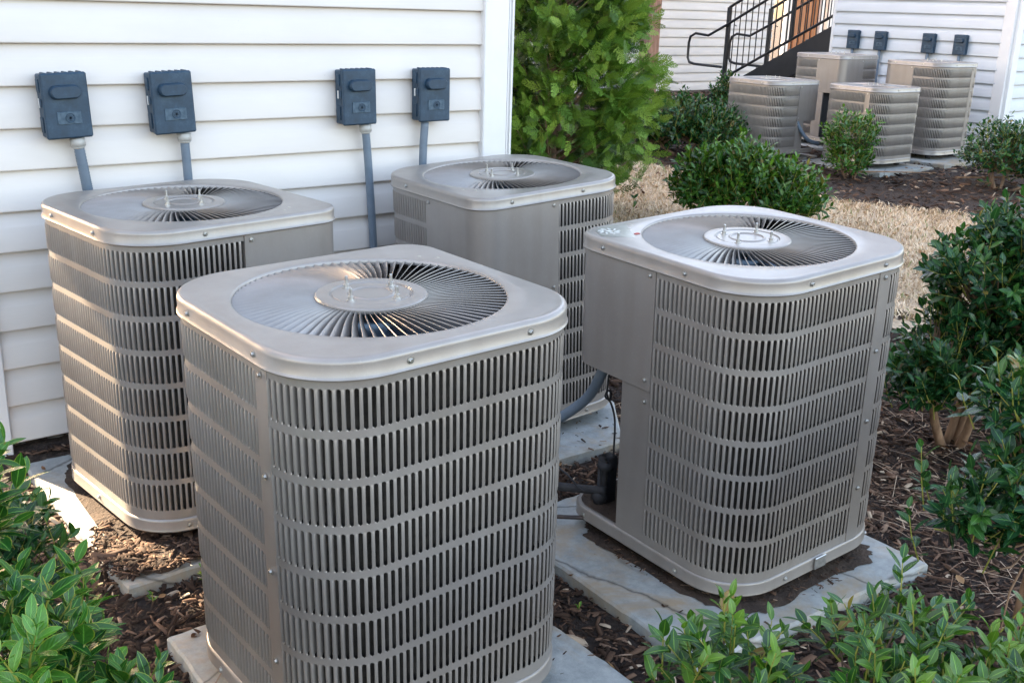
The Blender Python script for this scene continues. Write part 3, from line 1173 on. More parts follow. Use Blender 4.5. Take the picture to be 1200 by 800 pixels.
    for k in range(3):
        a0 = R(120 * k + 25)
        vs = []; fs = []
        for i2 in range(7):
            t = i2 / 6; r = .07 + .245 * t
            for j2 in range(6):
                q = j2 / 5; a = a0 + (q - .5) * (.75 + .45 * t) + t * .3
                vs.append((r * math.cos(a), r * math.sin(a), Ht - .12 + .055 * q + .01 * math.sin(q * 3.1)))
        for i2 in range(6):
            for j2 in range(5): fs.append((i2 * 6 + j2, (i2 + 1) * 6 + j2, (i2 + 1) * 6 + j2 + 1, i2 * 6 + j2 + 1))
        mb.add(vs, fs)
    mb.build('fan', M['fan'], root, True)
    # dark inner floor and compressor
    mb = MB(); mb.lathe([(0, .45), (.09, .45), (.10, .40), (.10, .05)], n=20); mb.build('compressor', M['dark'], root, True)
    # screws
    put_screw(root, SEAM_A + .023, zc - .02, -.004)
    for q in range(1, 4): put_screw(root, SEAM_A + .023, zc - .02 - q * (zc - .12) / 3.6, -.004)
    for s in (CTRL1 - .02, CTRL0 + .02):
        put_screw(root, s, zc - .018, -.004); put_screw(root, s, zb + .035, -.004); put_screw(root, s, zb - .04, .0)
    for s in (.5, .86, 1.27, 1.62, 2.0, 2.33, 2.72):
        x, y, nx, ny = f0(s)
        put_screw(root, s, Ht - .026, -.0085)
    for s in (.1, .45, .9, 1.3, 1.75, 2.15, 2.6):
        put_screw(root, s, .026, -.006)
    # marks near the control corner
    for (x, y) in ((.335, .195), (.30, .235)):
        mb = MB(); mb.lathe([(0, .0015), (.006, .0015), (.006, 0)], c=(x, y, Ht + .0004), n=8); mb.build('rivet', M['zinc'], root)
    return root, Ht


unit8, HT8 = build_unit(8)
TALL = .5
UN = {'A': (1.30128235, 2.2202497, .02300469, .02130897, .01234119, 0),
      'B': (1.34706345, 3.59564012, .10405225, .00969473, .00457369, -90),
      'C': (2.80242853, 3.62903506, -.01328912, .05277344, .00423127, 180),
      'D': (2.69618481, 2.20610738, -.00876626, .0421294, .01861367, 90)}
LAB = {'A': 'largest taupe air conditioner in the foreground, louvered on both visible sides, with light grey top',
       'B': 'taupe air conditioner at the left against the white wall, its left side catching sunlight',
       'C': 'air conditioner beside the house corner with its plain blank panel turned forward',
       'D': 'right air conditioner with overhanging blank control box above a cracked stained pad'}
units = {}
for k, (x, y, yaw, t1, t2, rot) in UN.items():
    o = unit8 if k == 'A' else copy_tree(unit8)
    M4 = Matrix.Translation((x, y, .10)) @ Matrix.Rotation(t2, 4, 'X') @ Matrix.Rotation(-t1, 4, 'Y') @ Matrix.Rotation(yaw + R(rot), 4, 'Z')
    o.matrix_world = M4
    tag(o, LAB[k], 'air conditioner', 'near air conditioners')
    units[k] = o

# sticker and red mark on D's lid, embossed mark on C's panel, clip on D's base
def sticker(root):
    mb = MB()
    Ht = HT8
    mb.add([(.20, .30, Ht + .0012), (.36, .20, Ht + .0012), (.372, .30, Ht + .0012), (.345, .345, Ht + .0012), (.28, .375, Ht + .0012)], [(0, 1, 2, 3, 4)])
    o = mb.build('sticker', M['label'], root)
    mb = MB()
    for k in range(9):
        a = k * .7
        cx_, cy_ = .31 + .028 * math.cos(a), .315 + .028 * math.sin(a)
        mb.box((cx_, cy_, Ht + .0022), (.018, .006, .0012), Matrix.Rotation(a + .5, 3, 'Z'))
    mb.box((.31, .315, Ht + .0022), (.02, .014, .0012))
    mb.build('embossed_mark', M['emboss'], o)
    mb = MB(); mb.box((.235, .262, Ht + .002), (.012, .018, .0015)); mb.build('red_mark', M['red'], root)


sticker(units['D'])
mb = MB()
for s_, L_ in ((0, .030), (.035, .022), (.062, .028), (.095, .016)):
    mb.box((H0 + .0028, .12, .78 - s_), (.0012, .006, L_ * .8))
    mb.box((H0 + .0028, .126, .775 - s_), (.0012, .010, .004))
mb.build('embossed_mark', M['paint'], units['C'])
mb = MB()
mb.box((-.4035, -.02, .030), (.006, .055, .042), bev=.002)
mb.build('bracket', M['zinc'], units['D'])

# far units
unit6, HT6 = build_unit(6)
FAR = [(10.54, 7.11, 0, 6, 'short pale air conditioner in front of the far house wall, standing before the others'),
       (9.96, 8.07, -90, 6, 'short far air conditioner behind the dark hedge, nearest the black stairs'),
       (11.42, 8.29, 180, 8, 'tall far air conditioner with blank panel in the back, beside the black stairs'),
       (11.69, 7.14, 90, 8, 'tall far air conditioner at the right by the corner of the far house')]
first6 = True
for x, y, rot, n_, lab in FAR:
    if n_ == 6 and first6:
        o = unit6; first6 = False
    else:
        o = copy_tree(unit6 if n_ == 6 else unit8)
    g = float(gz(np.array(x), np.array(y))) + .075
    o.matrix_world = Matrix.Translation((x, y, g)) @ Matrix.Rotation(R(rot), 4, 'Z')
    tag(o, lab, 'air conditioner', 'far air conditioners')
    x0_, y0_ = x, y
pad('pale concrete pad under the short far air conditioner in front', [(10.0, 6.55), (11.02, 6.55), (11.02, 7.62), (10.0, 7.62)], z1=.024)
pad('pale concrete pad under the far air conditioner by the stairs', [(9.45, 7.7), (10.45, 7.7), (10.45, 8.6), (9.45, 8.6)], z1=.024)
pad('pale concrete pad under the tall far unit in the back', [(10.9, 7.8), (12.0, 7.8), (12.0, 8.85), (10.9, 8.85)], z1=.024)
pad('pale concrete pad under the tall far unit near the house corner', [(11.15, 6.5), (12.25, 6.5), (12.25, 7.62), (11.15, 7.62)], z1=.024)


# ------------------------------------------------------------------ disconnect boxes and conduits
def make_box():
    root = empty('electrical_box')     # local: x right, y- out of the wall, origin at the bottom centre of the box on the wall
    mb = MB(); mb.box((0, -.030, .122), (.165, .060, .244), bev=.005)
    mb.box((-.0845, -.034, .20), (.006, .030, .05)); mb.box((-.0845, -.034, .05), (.006, .034, .06))
    mb.box((.0845, -.034, .05), (.006, .030, .05)); mb.box((.0845, -.034, .19), (.006, .030, .05))
    mb.build('housing', M['box'], root)
    mb = MB(); mb.box((.002, -.072, .122), (.176, .022, .252), bev=.006)
    for k in range(6): mb.box((-.065 + k * .027, -.050, .2475), (.010, .05, .006), bev=.002)
    cov = mb.build('cover', M['box'], root)
    # stadium shaped raised pull
    mb = MB()
    vs = []; n = 28
    for (sc, y) in ((1.0, -.082), (1.0, -.096), (.93, -.104), (.78, -.110)):
        for k in range(n):
            t = 2 * math.pi * k / n
            rr = .027 * (sc if sc == 1 else sc ** 1)
            cxx = .032 if math.cos(t) > 0 else -.032
            vs.append((cxx + rr * math.cos(t), y, .176 + rr * math.sin(t)))
    fs = []
    for i_ in range(3):
        for k in range(n): fs.append((i_ * n + k, (i_ + 1) * n + k, (i_ + 1) * n + (k + 1) % n, i_ * n + (k + 1) % n))
    fs.append(tuple(3 * n + k for k in range(n)))
    mb.add(vs, fs); me = mb.mesh('pull_handle'); flat_smooth(me, 35); link('pull_handle', me, M['box'], root)
    mb = MB(); mb.box((.006, -.0848, .076), (.092, .005, .048), bev=.0015)
    pl = mb.build('embossed_plate', M['box_plate'], root)
    mb = MB(); mb.lathe([(.017, .0), (.0195, .0018), (.0165, .002), (.0145, 0)], c=(.008, -.0875, .076), n=24, axis='y')
    for k in range(6):
        mb.box((.008, -.0882, .076), (.0035, .002, .026), Matrix.Rotation(R(30 * k), 3, 'Y'))
    mb.build('emblem', M['box'], pl)
    mb = MB(); mb.lathe([(0, .004), (.006, .004), (.007, 0)], c=(-.083, -.060, .155), n=10, axis='x'); mb.box((-.088, -.058, .135), (.006, .018, .03), bev=.002)
    mb.build('latch', M['zinc'] if False else M['box'], root)
    mb = MB(); mb.box((-.0895, -.040, .135), (.002, .010, .036)); mb.build('side_label', M['emboss'], root)
    return root


def make_conduit(pts, r, mat, lab, cat='conduit', fit=True, group=None, name='conduit', rib=False):
    root = empty(name, pts[0])
    P = [Vector(p) - Vector(pts[0]) for p in pts]
    sp = smooth_pts(P, 10) if len(P) > 2 else P
    if len(sp) == 2: sp = [sp[0].lerp(sp[1], t / 20) for t in range(21)]
    mb = MB(); mb.tube(sp, r, 14)
    if rib:
        L = 0
        for i_ in range(len(sp) - 1):
            L += (sp[i_ + 1] - sp[i_]).length
            k = int((sp[i_ + 1] - sp[i_]).length / .008)
            for q in range(k):
                a = sp[i_].lerp(sp[i_ + 1], q / k); b_ = sp[i_].lerp(sp[i_ + 1], (q + .45) / k)
                mb.tube([a, b_], r + .0009, 14, cap=False)
    mb.build('tube', mat, root, True)
    if fit:
        d = (P[1] - P[0]).normalized()
        mb = MB(); mb.tube([P[0] - d * .0, P[0] + d * .030], .027, 14); mb.tube([P[0] + d * .030, P[0] + d * .038], .027, 14, r1=.020)
        mb.build('connector', M['fitting'], root, True)
    tag(root, lab, cat, group)
    return root


# boxes on the near wall (measured: left edge x, z bottom 1.294, z top 1.54)
box0 = make_box()
W1Y = 4.25 - .028
NEARB = [(1.130, -2.2, 'leftmost slate blue electrical box on the white wall, with ribbed grey conduit'),
         (1.530, -2.5, 'second slate blue electrical box from the left on the white wall'),
         (2.355, -1.0, 'third slate electrical box from the left, its long dark pipe running down the wall'),
         (2.745, 0, 'slate electrical box on the white wall nearest the corner trim')]
for k, (x, lean, lab) in enumerate(NEARB):
    o = box0 if k == 0 else copy_tree(box0)
    o.location = (x, W1Y, 1.300); o.rotation_euler.y = R(lean); o.scale = (.94, .94, .94)
    tag(o, lab, 'electrical box', 'electrical boxes on the near wall')
make_conduit([(1.163, W1Y - .04, 1.292), (1.19, W1Y - .04, 1.05), (1.215, W1Y - .045, .75), (1.23, W1Y - .05, .3)], .019, M['conduit'], 'ribbed grey conduit below the leftmost electrical box', rib=True, group='conduits on the near wall')
make_conduit([(1.575, W1Y - .04, 1.292), (1.585, W1Y - .04, 1.0), (1.60, W1Y - .045, .6), (1.6, W1Y - .05, .25)], .018, M['conduit'], 'grey conduit below the second electrical box from the left', group='conduits on the near wall')
make_conduit([(2.40, W1Y - .04, 1.292), (2.415, W1Y - .04, 1.1), (2.435, W1Y - .045, .7), (2.44, W1Y - .05, .2)], .018, M['conduit'], 'long dark conduit running down the wall below the third electrical box', group='conduits on the near wall')
make_conduit([(2.715, W1Y - .04, 1.292), (2.705, W1Y - .04, 1.1), (2.70, W1Y - .045, .6), (2.69, W1Y - .05, .2)], .0185, M['conduit'], 'short visible conduit below the electrical box nearest the corner', fit=False, group='conduits on the near wall')

# ------------------------------------------------------------------ pipes and cable at D
make_conduit([(2.365, 2.50, .715), (2.36, 2.52, .62), (2.40, 2.66, .46), (2.30, 2.86, .28), (2.08, 3.02, .16)], .019, M['conduit'], 'thick blue grey flexible conduit curving down from the right unit control box', fit=False)
make_conduit([(2.37, 2.47, .20), (2.30, 2.62, .175), (2.20, 2.90, .13), (2.08, 3.3, .09)], .015, M['black_rub'], 'black insulated refrigerant pipe low beside the right unit', 'pipe', fit=False, name='refrigerant_pipe')
make_conduit([(2.35, 2.47, .10), (2.25, 2.56, .095), (2.1, 2.72, .085), (1.95, 2.9, .075)], .0075, M['copper'], 'thin refrigerant line lying over the cracked pad', 'pipe', fit=False, name='refrigerant_pipe')
loop = [(2.385, 2.50, .70), (2.38, 2.50, .62), (2.385, 2.51, .55), (2.40, 2.51, .525), (2.405, 2.51, .545), (2.39, 2.51, .56), (2.378, 2.51, .54), (2.40, 2.505, .515), (2.42, 2.50, .45),
        (2.415, 2.49, .36), (2.40, 2.48, .28), (2.36, 2.50, .20), (2.32, 2.54, .19), (2.29, 2.60, .24), (2.24, 2.68, .27), (2.15, 2.8, .16), (2.05, 2.9, .1)]
make_conduit(loop, .0035, M['black_rub'], 'thin black control wire with a small knot loop hanging by the right unit', 'wire', fit=False, name='control_wire')
# service valves in D's open corner
vr = empty('service_valve', (2.37, 2.50, .10))
tag(vr, 'dark service valves in the open lower corner of the right air conditioner', 'valve')
mb = MB()
mb.lathe([(0, .09), (.028, .09), (.030, .06), (.022, .05), (.022, .0)], c=(0, 0, .0), n=14)
mb.lathe([(0, .20), (.026, .20), (.030, .18), (.018, .165), (.018, .08)], c=(.015, -.005, .0), n=14)
mb.box((.03, 0, .12), (.06, .05, .2), bev=.008)
mb.build('valve_body', M['black_rub'], vr, True)

# ------------------------------------------------------------------ far house (faces -X)
XW = 12.6
h2 = empty('far_house', (XW, 6.72, .2))
tag(h2, 'far white sided house with four small blue boxes on its shaded wall', 'house')
c2 = .157
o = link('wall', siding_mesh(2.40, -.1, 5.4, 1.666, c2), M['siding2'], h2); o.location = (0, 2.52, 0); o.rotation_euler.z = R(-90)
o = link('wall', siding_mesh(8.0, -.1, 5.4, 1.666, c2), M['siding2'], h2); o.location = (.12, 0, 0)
mb = MB()
mb.box((-.012, .072, 2.6), (.05, .135, 5.5), bev=.004)
mb.box((.065, -.014, 2.6), (.125, .045, 5.5), bev=.004)
mb.build('corner_post', M['trim'], h2)
mb = MB(); mb.box((0, 2.53, 2.6), (.06, .05, 5.5)); mb.build('corner_post', M['trim'], h2)
mb = MB(); mb.box((.10, 1.27, -.15), (.14, 2.4, .25)); mb.build('foundation', M['found'], h2)
mb = MB(); mb.box((4, 1.2, 5.5), (8.8, 3.4, .2)); mb.build('roof', M['found'], h2)
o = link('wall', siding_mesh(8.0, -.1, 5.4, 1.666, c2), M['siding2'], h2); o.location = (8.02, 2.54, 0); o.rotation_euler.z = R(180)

FB = [(8.975, 'blue electrical box on the far house wall, closest to the black stairs'), (8.56, 'second blue electrical box from the stairs on the far house wall'),
      (7.865, 'third blue electrical box from the stairs on the far house wall'), (7.435, 'blue electrical box on the far house wall nearest its corner trim')]
for k, (y, lab) in enumerate(FB):
    o = copy_tree(box0)
    o.location = (XW - .028, y - .10, 1.40); o.rotation_euler = (0, 0, R(-90))
    tag(o, lab, 'electrical box', 'electrical boxes on the far wall')
    make_conduit([(XW - .07, y - .10, 1.40), (XW - .07, y - .10, .5), (XW - .08, y - .10, .25)], .02, M['conduit'],
                 'thin conduit ' + ('nearest the stairs', 'second from the stairs', 'third from the stairs', 'nearest the corner trim')[k] + ' on the far house wall', group='conduits on the far wall', fit=False)
make_conduit([(9.98, 7.72, .75), (10.02, 7.68, .60), (10.12, 7.62, .46), (10.3, 7.6, .40)], .022, M['conduit'], 'dark conduit curving under the control box of the far unit by the hedge', fit=False)
make_conduit([(11.03, 7.93, .85), (10.95, 7.88, .7), (10.93, 7.86, .5), (10.98, 7.84, .32)], .014, M['black_rub'], 'thin black cable hanging on the tall far unit in the back', 'cable', fit=False, name='cable')

# ------------------------------------------------------------------ back house with the stairs
h3 = empty('back_house', (4.0, 15.0, .25))
HB, HR = 8.6, 5.5  # unseen heights shaped for light: tall left shades lawn, low right clears sky
tag(h3, 'white clapboard building in the background behind the black stairs and the evergreen', 'house')
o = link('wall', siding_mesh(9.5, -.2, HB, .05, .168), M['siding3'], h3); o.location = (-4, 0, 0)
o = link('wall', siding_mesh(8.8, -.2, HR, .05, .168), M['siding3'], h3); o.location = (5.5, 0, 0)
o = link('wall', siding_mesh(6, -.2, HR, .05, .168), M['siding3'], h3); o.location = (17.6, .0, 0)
mb = MB(); mb.box((.7, 2.6, HB + .1), (9.8, 5.4, .2)); mb.box((14.7, 2.6, HR + .1), (18.2, 5.4, .2)); mb.box((5.45, 2.6, (HR + HB) / 2), (.1, 5.2, HB - HR)); mb.build('roof', M['found'], h3)
mb = MB(); mb.box((14.75, -.02, 2.4), (.16, .06, 5.1)); mb.box((15.9, -.02, 2.4), (.10, .06, 5.1)); mb.box((17.55, -.02, 2.4), (.2, .06, 5.1))
mb.build('door_frame', M['trim'], h3)
mb = MB(); mb.box((15.35, .06, 2.3), (1.0, .05, 4.9))
for k in range(5): mb.box((14.95 + k * .2, .03, 2.3), (.16, .02, 4.8))
mb.build('wood_door', M['orange_wood'], h3)
mb = MB(); mb.box((16.7, .30, HR / 2), (1.6, .05, HR)); mb.build('back_panel', M['brown_wood'], h3)
mb = MB()
for k in range(3): mb.box((16.25 + k * .45, .05, 2.3), (.14, .10, 4.9))
mb.build('slat', M['trim'], h3)
o = MB(); o.box((0, 0, 2.4), (.26, .26, 5.4), bev=.01)
o = o.build('porch_post', M['brown_wood']); o.location = (14.15, 14.35, 0)
tag(o, 'brown weathered wooden post beside the evergreen in front of the far wall', 'post')

# stairs: run along y, rising towards -y, side plane x=13.6
st = empty('staircase', (13.6, 12.05, .25))
tag(st, 'black metal outdoor staircase with railings rising beside the far house', 'staircase')
def P3(x, y, z): return (x - 13.6, y - 12.05, z - .25)
slope = (1.81 - .90) / (10.01 - 11.78)
def zr(y, z0_, y0_): return z0_ + slope * (y - y0_)
YE = 9.55
for xx in (13.6, 14.62):
    mb = MB()
    # stringer
    yb = 12.9
    zt0 = lambda y: .81 + slope * (y - 11.67)
    pts = [(xx, YE, zt0(YE)), (xx, yb, zt0(yb)), (xx, yb, .2), (xx, 12.0, .22), (xx, YE, zt0(YE) - .42)]
    vs = [P3(x - .02, y, z) for x, y, z in pts] + [P3(x + .02, y, z) for x, y, z in pts]
    mb.add(vs, [(0, 1, 2, 3, 4), (9, 8, 7, 6, 5)] + [(k, 5 + k, 5 + (k + 1) % 5, (k + 1) % 5) for k in range(5)])
    mb.build('stringer', M['black_metal'], st)
    mb = MB()
    lift = 1.09
    mb.box(P3(xx, 12.02, (.22 + 1.88) / 2), (.055, .055, 1.66))
    mb.tube([P3(xx, 12.02, zr(12.02, .80, 11.98)), P3(xx, YE, zr(YE, .80, 11.98))], .022, 8)
    mb.tube([P3(xx, 12.02, 1.88), P3(xx, YE, zr(YE, 1.88, 12.02))], .024, 8)
    mb.box(P3(xx, 10.75, zr(10.75, 1.35, 12.02)), (.05, .05, 1.15))
    y = 11.90
    while y > YE:
        mb.tube([P3(xx, y, zr(y, .80, 11.98)), P3(xx, y, zr(y, 1.88, 12.02))], .010, 6)
        y -= .118
    mb.build('railing', M['black_metal'], st)
    mb = MB()
    dx = -.06 if xx < 14 else -.06
    hp = [P3(xx + dx, YE, zr(YE, 1.60, 12.02)), P3(xx + dx, 11.0, zr(11.0, 1.60, 12.02)), P3(xx + dx, 12.02, 1.60), P3(xx + dx, 12.38, 1.43), P3(xx + dx, 12.66, 1.455), P3(xx + dx, 12.77, 1.40), P3(xx + dx, 12.80, 1.30),
          P3(xx + dx, 12.80, 1.06), P3(xx + dx, 12.76, .99), P3(xx + dx, 12.65, .965), P3(xx + dx, 12.04, .95)]
    mb.tube(hp, .022, 8)
    for yy in (11.85, 10.8): mb.tube([P3(xx + dx, yy, zr(yy, 1.60, 12.02)), P3(xx + dx, yy, zr(yy, 1.60, 12.02) - .07), P3(xx, yy, zr(yy, 1.60, 12.02) - .09)], .008, 6)
    mb.build('handrail', M['black_metal'], st, True)
k = 0
y = 12.75
while y > YE:
    mb = MB(); z = zt0(y) - .06
    mb.box(P3(14.11, y, z), (.98, .29, .045))
    mb.build('tread', M['found'], st)
    y -= .30
o = MB(); o.box((0, 0, 0), (.06, 1.6, .28)); o.box((.3, .3, .35), (.06, 1.0, .2))
o = o.build('wood_pile', M['orange_wood']); o.location = (14.9, 10.3, .75)
tag(o, 'orange brown timber boards visible below the black stairs', 'timber')

# ------------------------------------------------------------------ unseen building added out of frame to shade the left side
nb = empty('added_shade_block', (0, 0, 0))
tag(nb, 'unseen white sided block added left of the near house to cast shade', 'house')
o = link('wall', siding_mesh(8, .1, 6.2, 1.78, .152), M['siding'], nb); o.location = (-8.85, 4.6, 0)
mb = MB(); mb.box((-4.85, 6.3, 3.1), (8.0, 3.36, 6.2)); mb.build('shade_block_body', M['trim'], nb)  # unseen bulk added to block the sun
mb = MB(); mb.box((-.5, 6.9, 4.2), (2.56, .8, 3.1)); mb.build('high_sun_blocker', M['trim'], nb)  # added slab, unseen, keeps high sun off the unit tops


# ------------------------------------------------------------------ foliage
def leaf_template(width=.42, curl=.12, fold=.18, st=7):
    T = []; UV = []
    for i_ in range(st):
        t = i_ / (st - 1)
        wd = width * .5 * (math.sin(math.pi * min(1, t * .97 + .03)) ** .75) * (1 - .18 * t) if 0 < i_ < st - 1 else (.012 if i_ == 0 else .004)
        zc = -curl * t * t
        for q, vv in ((-1, 1), (-.5, .5), (0, 0), (.5, .5), (1, 1)):
            T.append((q * wd, t, zc + abs(q) * fold * wd + (.03 * wd * math.sin(t * 19) if abs(q) == 1 else 0)))
            UV.append((t, vv))
    Fq = []
    for i_ in range(st - 1):
        for q in range(4):
            a = i_ * 5 + q
            Fq.append((a, a + 1, a + 6, a + 5))
    return np.array(T), np.array(Fq), np.array(UV)


def leafy_bush(name, label, base, clumps, n_twigs, leaf_len, mat, cat='bush', group=None, twig_len=.14, per=9, width=.50, seed=1,
               stem_mat=None, trunk_r=.02, simple=False, shoots=0, inner=True, upbias=.6, n_trunk=4, light=.18):
    rg = np.random.default_rng(seed)
    root = empty(name, base)
    B = np.array(base, float)
    T, Fq, UV = leaf_template(width, st=5 if simple else 7)
    cl = np.array(clumps, float)          # x,y,z (world), rx, ry, rz
    wts = (cl[:, 3] * cl[:, 4] * cl[:, 5]) ** (2 / 3); wts /= wts.sum()
    ci = rg.choice(len(cl), n_twigs, p=wts)
    dirs = rg.normal(size=(n_twigs, 3)); dirs[:, 2] = np.abs(dirs[:, 2]) * 1.0 - .35 * (rg.random(n_twigs) < .45)
    dirs /= np.linalg.norm(dirs, axis=1, keepdims=True)
    rad = rg.uniform(.5, 1.0, n_twigs) ** .6 * (1 + .10 * np.sin(dirs[:, 0] * 7 + seed) * np.sin(dirs[:, 1] * 6 - seed) + rg.normal(0, .07, n_twigs))
    tips = cl[ci, :3] + dirs * cl[ci, 3:6] * rad[:, None]
    tips[:, 2] = np.maximum(tips[:, 2], gz(tips[:, 0], tips[:, 1]) + .05)
    grow = dirs * .8 + np.array([0, 0, upbias]) + rg.normal(size=(n_twigs, 3)) * .25
    grow /= np.linalg.norm(grow, axis=1, keepdims=True)
    tl = twig_len * rg.uniform(.7, 1.35, n_twigs)
    sh = np.zeros(n_twigs, bool)
    if shoots:
        sh[rg.choice(n_twigs, shoots, replace=False)] = True
        tl[sh] *= 1.7; grow[sh] = grow[sh] * .5 + np.array([0, 0, 1.]); grow /= np.linalg.norm(grow, axis=1, keepdims=True)
        tips[sh, 2] += .05
    starts = tips - grow * tl[:, None]
    # leaves
    P = []; D = []; U = []; SC = []; VA = []
    for i_ in range(n_twigs):
        k = int(per * rg.uniform(.75, 1.25) * (1.4 if sh[i_] else 1))
        g = grow[i_]
        a = np.cross(g, [0, 0, 1.0]); 
        if np.linalg.norm(a) < .05: a = np.array([1., 0, 0])
        a /= np.linalg.norm(a); b_ = np.cross(g, a)
        ph = rg.uniform(0, 6.28)
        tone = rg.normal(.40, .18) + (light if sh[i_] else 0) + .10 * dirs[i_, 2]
        for j_ in range(k):
            t = .12 + .88 * (j_ / max(1, k - 1))
            th = ph + j_ * 2.4
            side = a * math.cos(th) + b_ * math.sin(th)
            opn = 1.15 - .62 * t + rg.normal(0, .12)
            d = g * math.cos(opn) + side * math.sin(opn) + np.array([0, 0, -.10])
            P.append(starts[i_] + g * tl[i_] * t + side * .002)
            D.append(d)
            U.append(g * .8 + np.array([0, 0, .7]) - side * .2 + rg.normal(size=3) * .22)
            SC.append(leaf_len * rg.uniform(.70, 1.15) * (1 - .28 * (t > .85)))
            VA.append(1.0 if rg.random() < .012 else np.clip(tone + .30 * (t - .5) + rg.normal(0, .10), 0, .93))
    P = np.array(P); D = np.array(D); U = np.array(U); SC = np.array(SC); VA = np.array(VA)
    Rm = frames(D, U)
    S3 = np.stack([SC * rg.uniform(.85, 1.15, len(SC)), SC, SC * rg.uniform(.3, 1.8, len(SC))], -1)
    V, Fs = instance_np(T, Fq, Rm, S3, P - B)
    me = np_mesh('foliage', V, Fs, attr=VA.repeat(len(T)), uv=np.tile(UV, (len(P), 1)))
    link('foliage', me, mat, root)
    # twigs
    mb = MB()
    for i_ in range(n_twigs):
        bend = starts[i_] - B
        tip = tips[i_] - B
        mid = (bend + tip) / 2 + rg.normal(size=3) * .004
        mb.tube([bend, mid, tip], .0022 * (leaf_len / .055), 4, cap=False, r1=.0010)
    mb.build('twigs', M['stem_green'], root)
    # branches
    mb = MB()
    trunks = []
    for k in range(n_trunk):
        a = 6.28 * k / n_trunk + rg.uniform(-.4, .4)
        c = cl[rg.integers(len(cl))]
        tgt = c[:3] + np.array([math.cos(a) * c[3] * .35, math.sin(a) * c[4] * .35, -c[5] * .15])
        b0 = B + np.array([math.cos(a) * .03, math.sin(a) * .03, -.04])
        m1 = b0 * .5 + tgt * .5 + np.array([math.cos(a) * .03, math.sin(a) * .03, 0])
        tr = smooth_pts([b0, m1, tgt], 5)
        mb.tube([Vector(q) - Vector(base) for q in tr], trunk_r, 7, r1=trunk_r * .4)
        trunks.append((np.array(m1), tgt))
    nb_ = int(n_twigs * .5)
    for i_ in rg.choice(n_twigs, nb_, replace=False):
        m1, tg = min(trunks, key=lambda q: np.linalg.norm(q[1] - starts[i_]))
        s = m1 * .4 + tg * .6
        e = starts[i_]
        mid = (s + e) / 2 + np.array([0, 0, -.02]) + rg.normal(size=3) * .012
        mb.tube([Vector(s - B), Vector(mid - B), Vector(e - B)], trunk_r * .30, 5, cap=False, r1=.002)
    mb.build('branches', stem_mat or M['bark_brown'], root, True)
    tag(root, label, cat, group)
    return root


litter(420, (.5, 5.5, .9, 4.2), 'scattered brown dead leaves lying on the near mulch')
litter(420, (5.0, 11, 3.5, 9), 'scattered brown dead leaves on the dry lawn and far mulch')
# near left bush
leafy_bush('holly_bush', 'bright green bush with large yellow edged leaves in the bottom left corner', (.22, 1.75, 0),
           [(.26, 1.76, .62, .26, .26, .30), (.12, 2.0, .80, .24, .24, .32), (.42, 1.62, .52, .20, .18, .18), (.22, 1.45, .62, .2, .2, .2), (.20, 2.10, .95, .12, .14, .13), (.30, 2.02, .92, .11, .12, .15)], 250, .068, M['leaf_near'], seed=3, per=10, twig_len=.12, shoots=5, light=.25, trunk_r=.009)
leafy_bush('holly_bush', 'dark leaved shrub between the bright corner bush and the sunlit left pad', (.46, 2.72, 0),
           [(.47, 2.60, .44, .16, .20, .26), (.52, 2.45, .28, .15, .16, .18)], 110, .052, M['leaf_dark'], seed=5, per=9, twig_len=.13, n_trunk=3, trunk_r=.010)
# bottom bush in front of D
leafy_bush('holly_bush', 'low bright green bush with upright shoots in front of the right pad', (1.72, 1.02, 0),
           [(1.48, 1.16, .52, .20, .16, .22), (1.74, .98, .58, .22, .18, .20), (1.98, .76, .52, .22, .16, .20), (1.7, .85, .5, .3, .16, .2)], 190, .052, M['leaf_mid'], seed=9, trunk_r=.010, per=10, twig_len=.12, shoots=22, light=.22)
# right near bush
leafy_bush('holly_bush', 'dark glossy bush at the lower right edge with a bare stem', (2.92, 1.22, 0),
           [(2.58, 1.28, .58, .17, .15, .15), (2.76, 1.27, .82, .17, .15, .16), (2.70, 1.16, .60, .20, .18, .26), (2.95, 1.1, .7, .2, .2, .3)], 230, .058, M['leaf_dark'], seed=13, per=9, twig_len=.13, shoots=8, trunk_r=.014, n_trunk=3, light=.4, stem_mat=M['stem_tan'])
# right tall bush
leafy_bush('holly_bush', 'large dark green bush with bare trunks right of the right air conditioner', (4.28, 2.26, 0),
           [(4.12, 2.22, .46, .28, .26, .28), (4.22, 2.18, .80, .32, .28, .26), (4.45, 1.98, .58, .42, .38, .36), (4.42, 2.05, .98, .36, .3, .20), (4.05, 2.26, .36, .26, .24, .17), (4.5, 1.9, .38, .4, .35, .2)], 900, .060, M['leaf_dark'], seed=17, per=10, twig_len=.14, shoots=22, trunk_r=.024, stem_mat=M['stem_tan'], light=.4)
# middle hedge
leafy_bush('holly_bush', 'wide glossy hedge bush on the dry lawn behind the right air conditioner', (6.65, 5.5, .05),
           [(6.50, 5.82, .44, .34, .36, .36), (6.80, 5.30, .42, .36, .36, .36), (6.66, 5.58, .52, .40, .38, .38)], 760, .078, M['leaf_mid'], seed=21, per=8, twig_len=.16, shoots=34, simple=True, light=.35)
leafy_bush('holly_bush', 'dark green round bush left of the far air conditioners below the railing', (9.15, 8.5, .2),
           [(9.05, 8.55, .55, .42, .40, .42), (9.25, 8.25, .50, .42, .40, .36), (9.0, 8.9, .45, .4, .4, .34)], 800, .072, M['leaf_dark'], seed=23, per=8, twig_len=.17, shoots=14, simple=True, light=.3)
leafy_bush('holly_bush', 'small upright shrub growing at the foot of the stair post', (12.2, 10.7, .25),
           [(12.2, 10.7, .65, .26, .26, .34)], 130, .07, M['leaf_dark'], seed=25, per=8, twig_len=.18, shoots=10, simple=True)
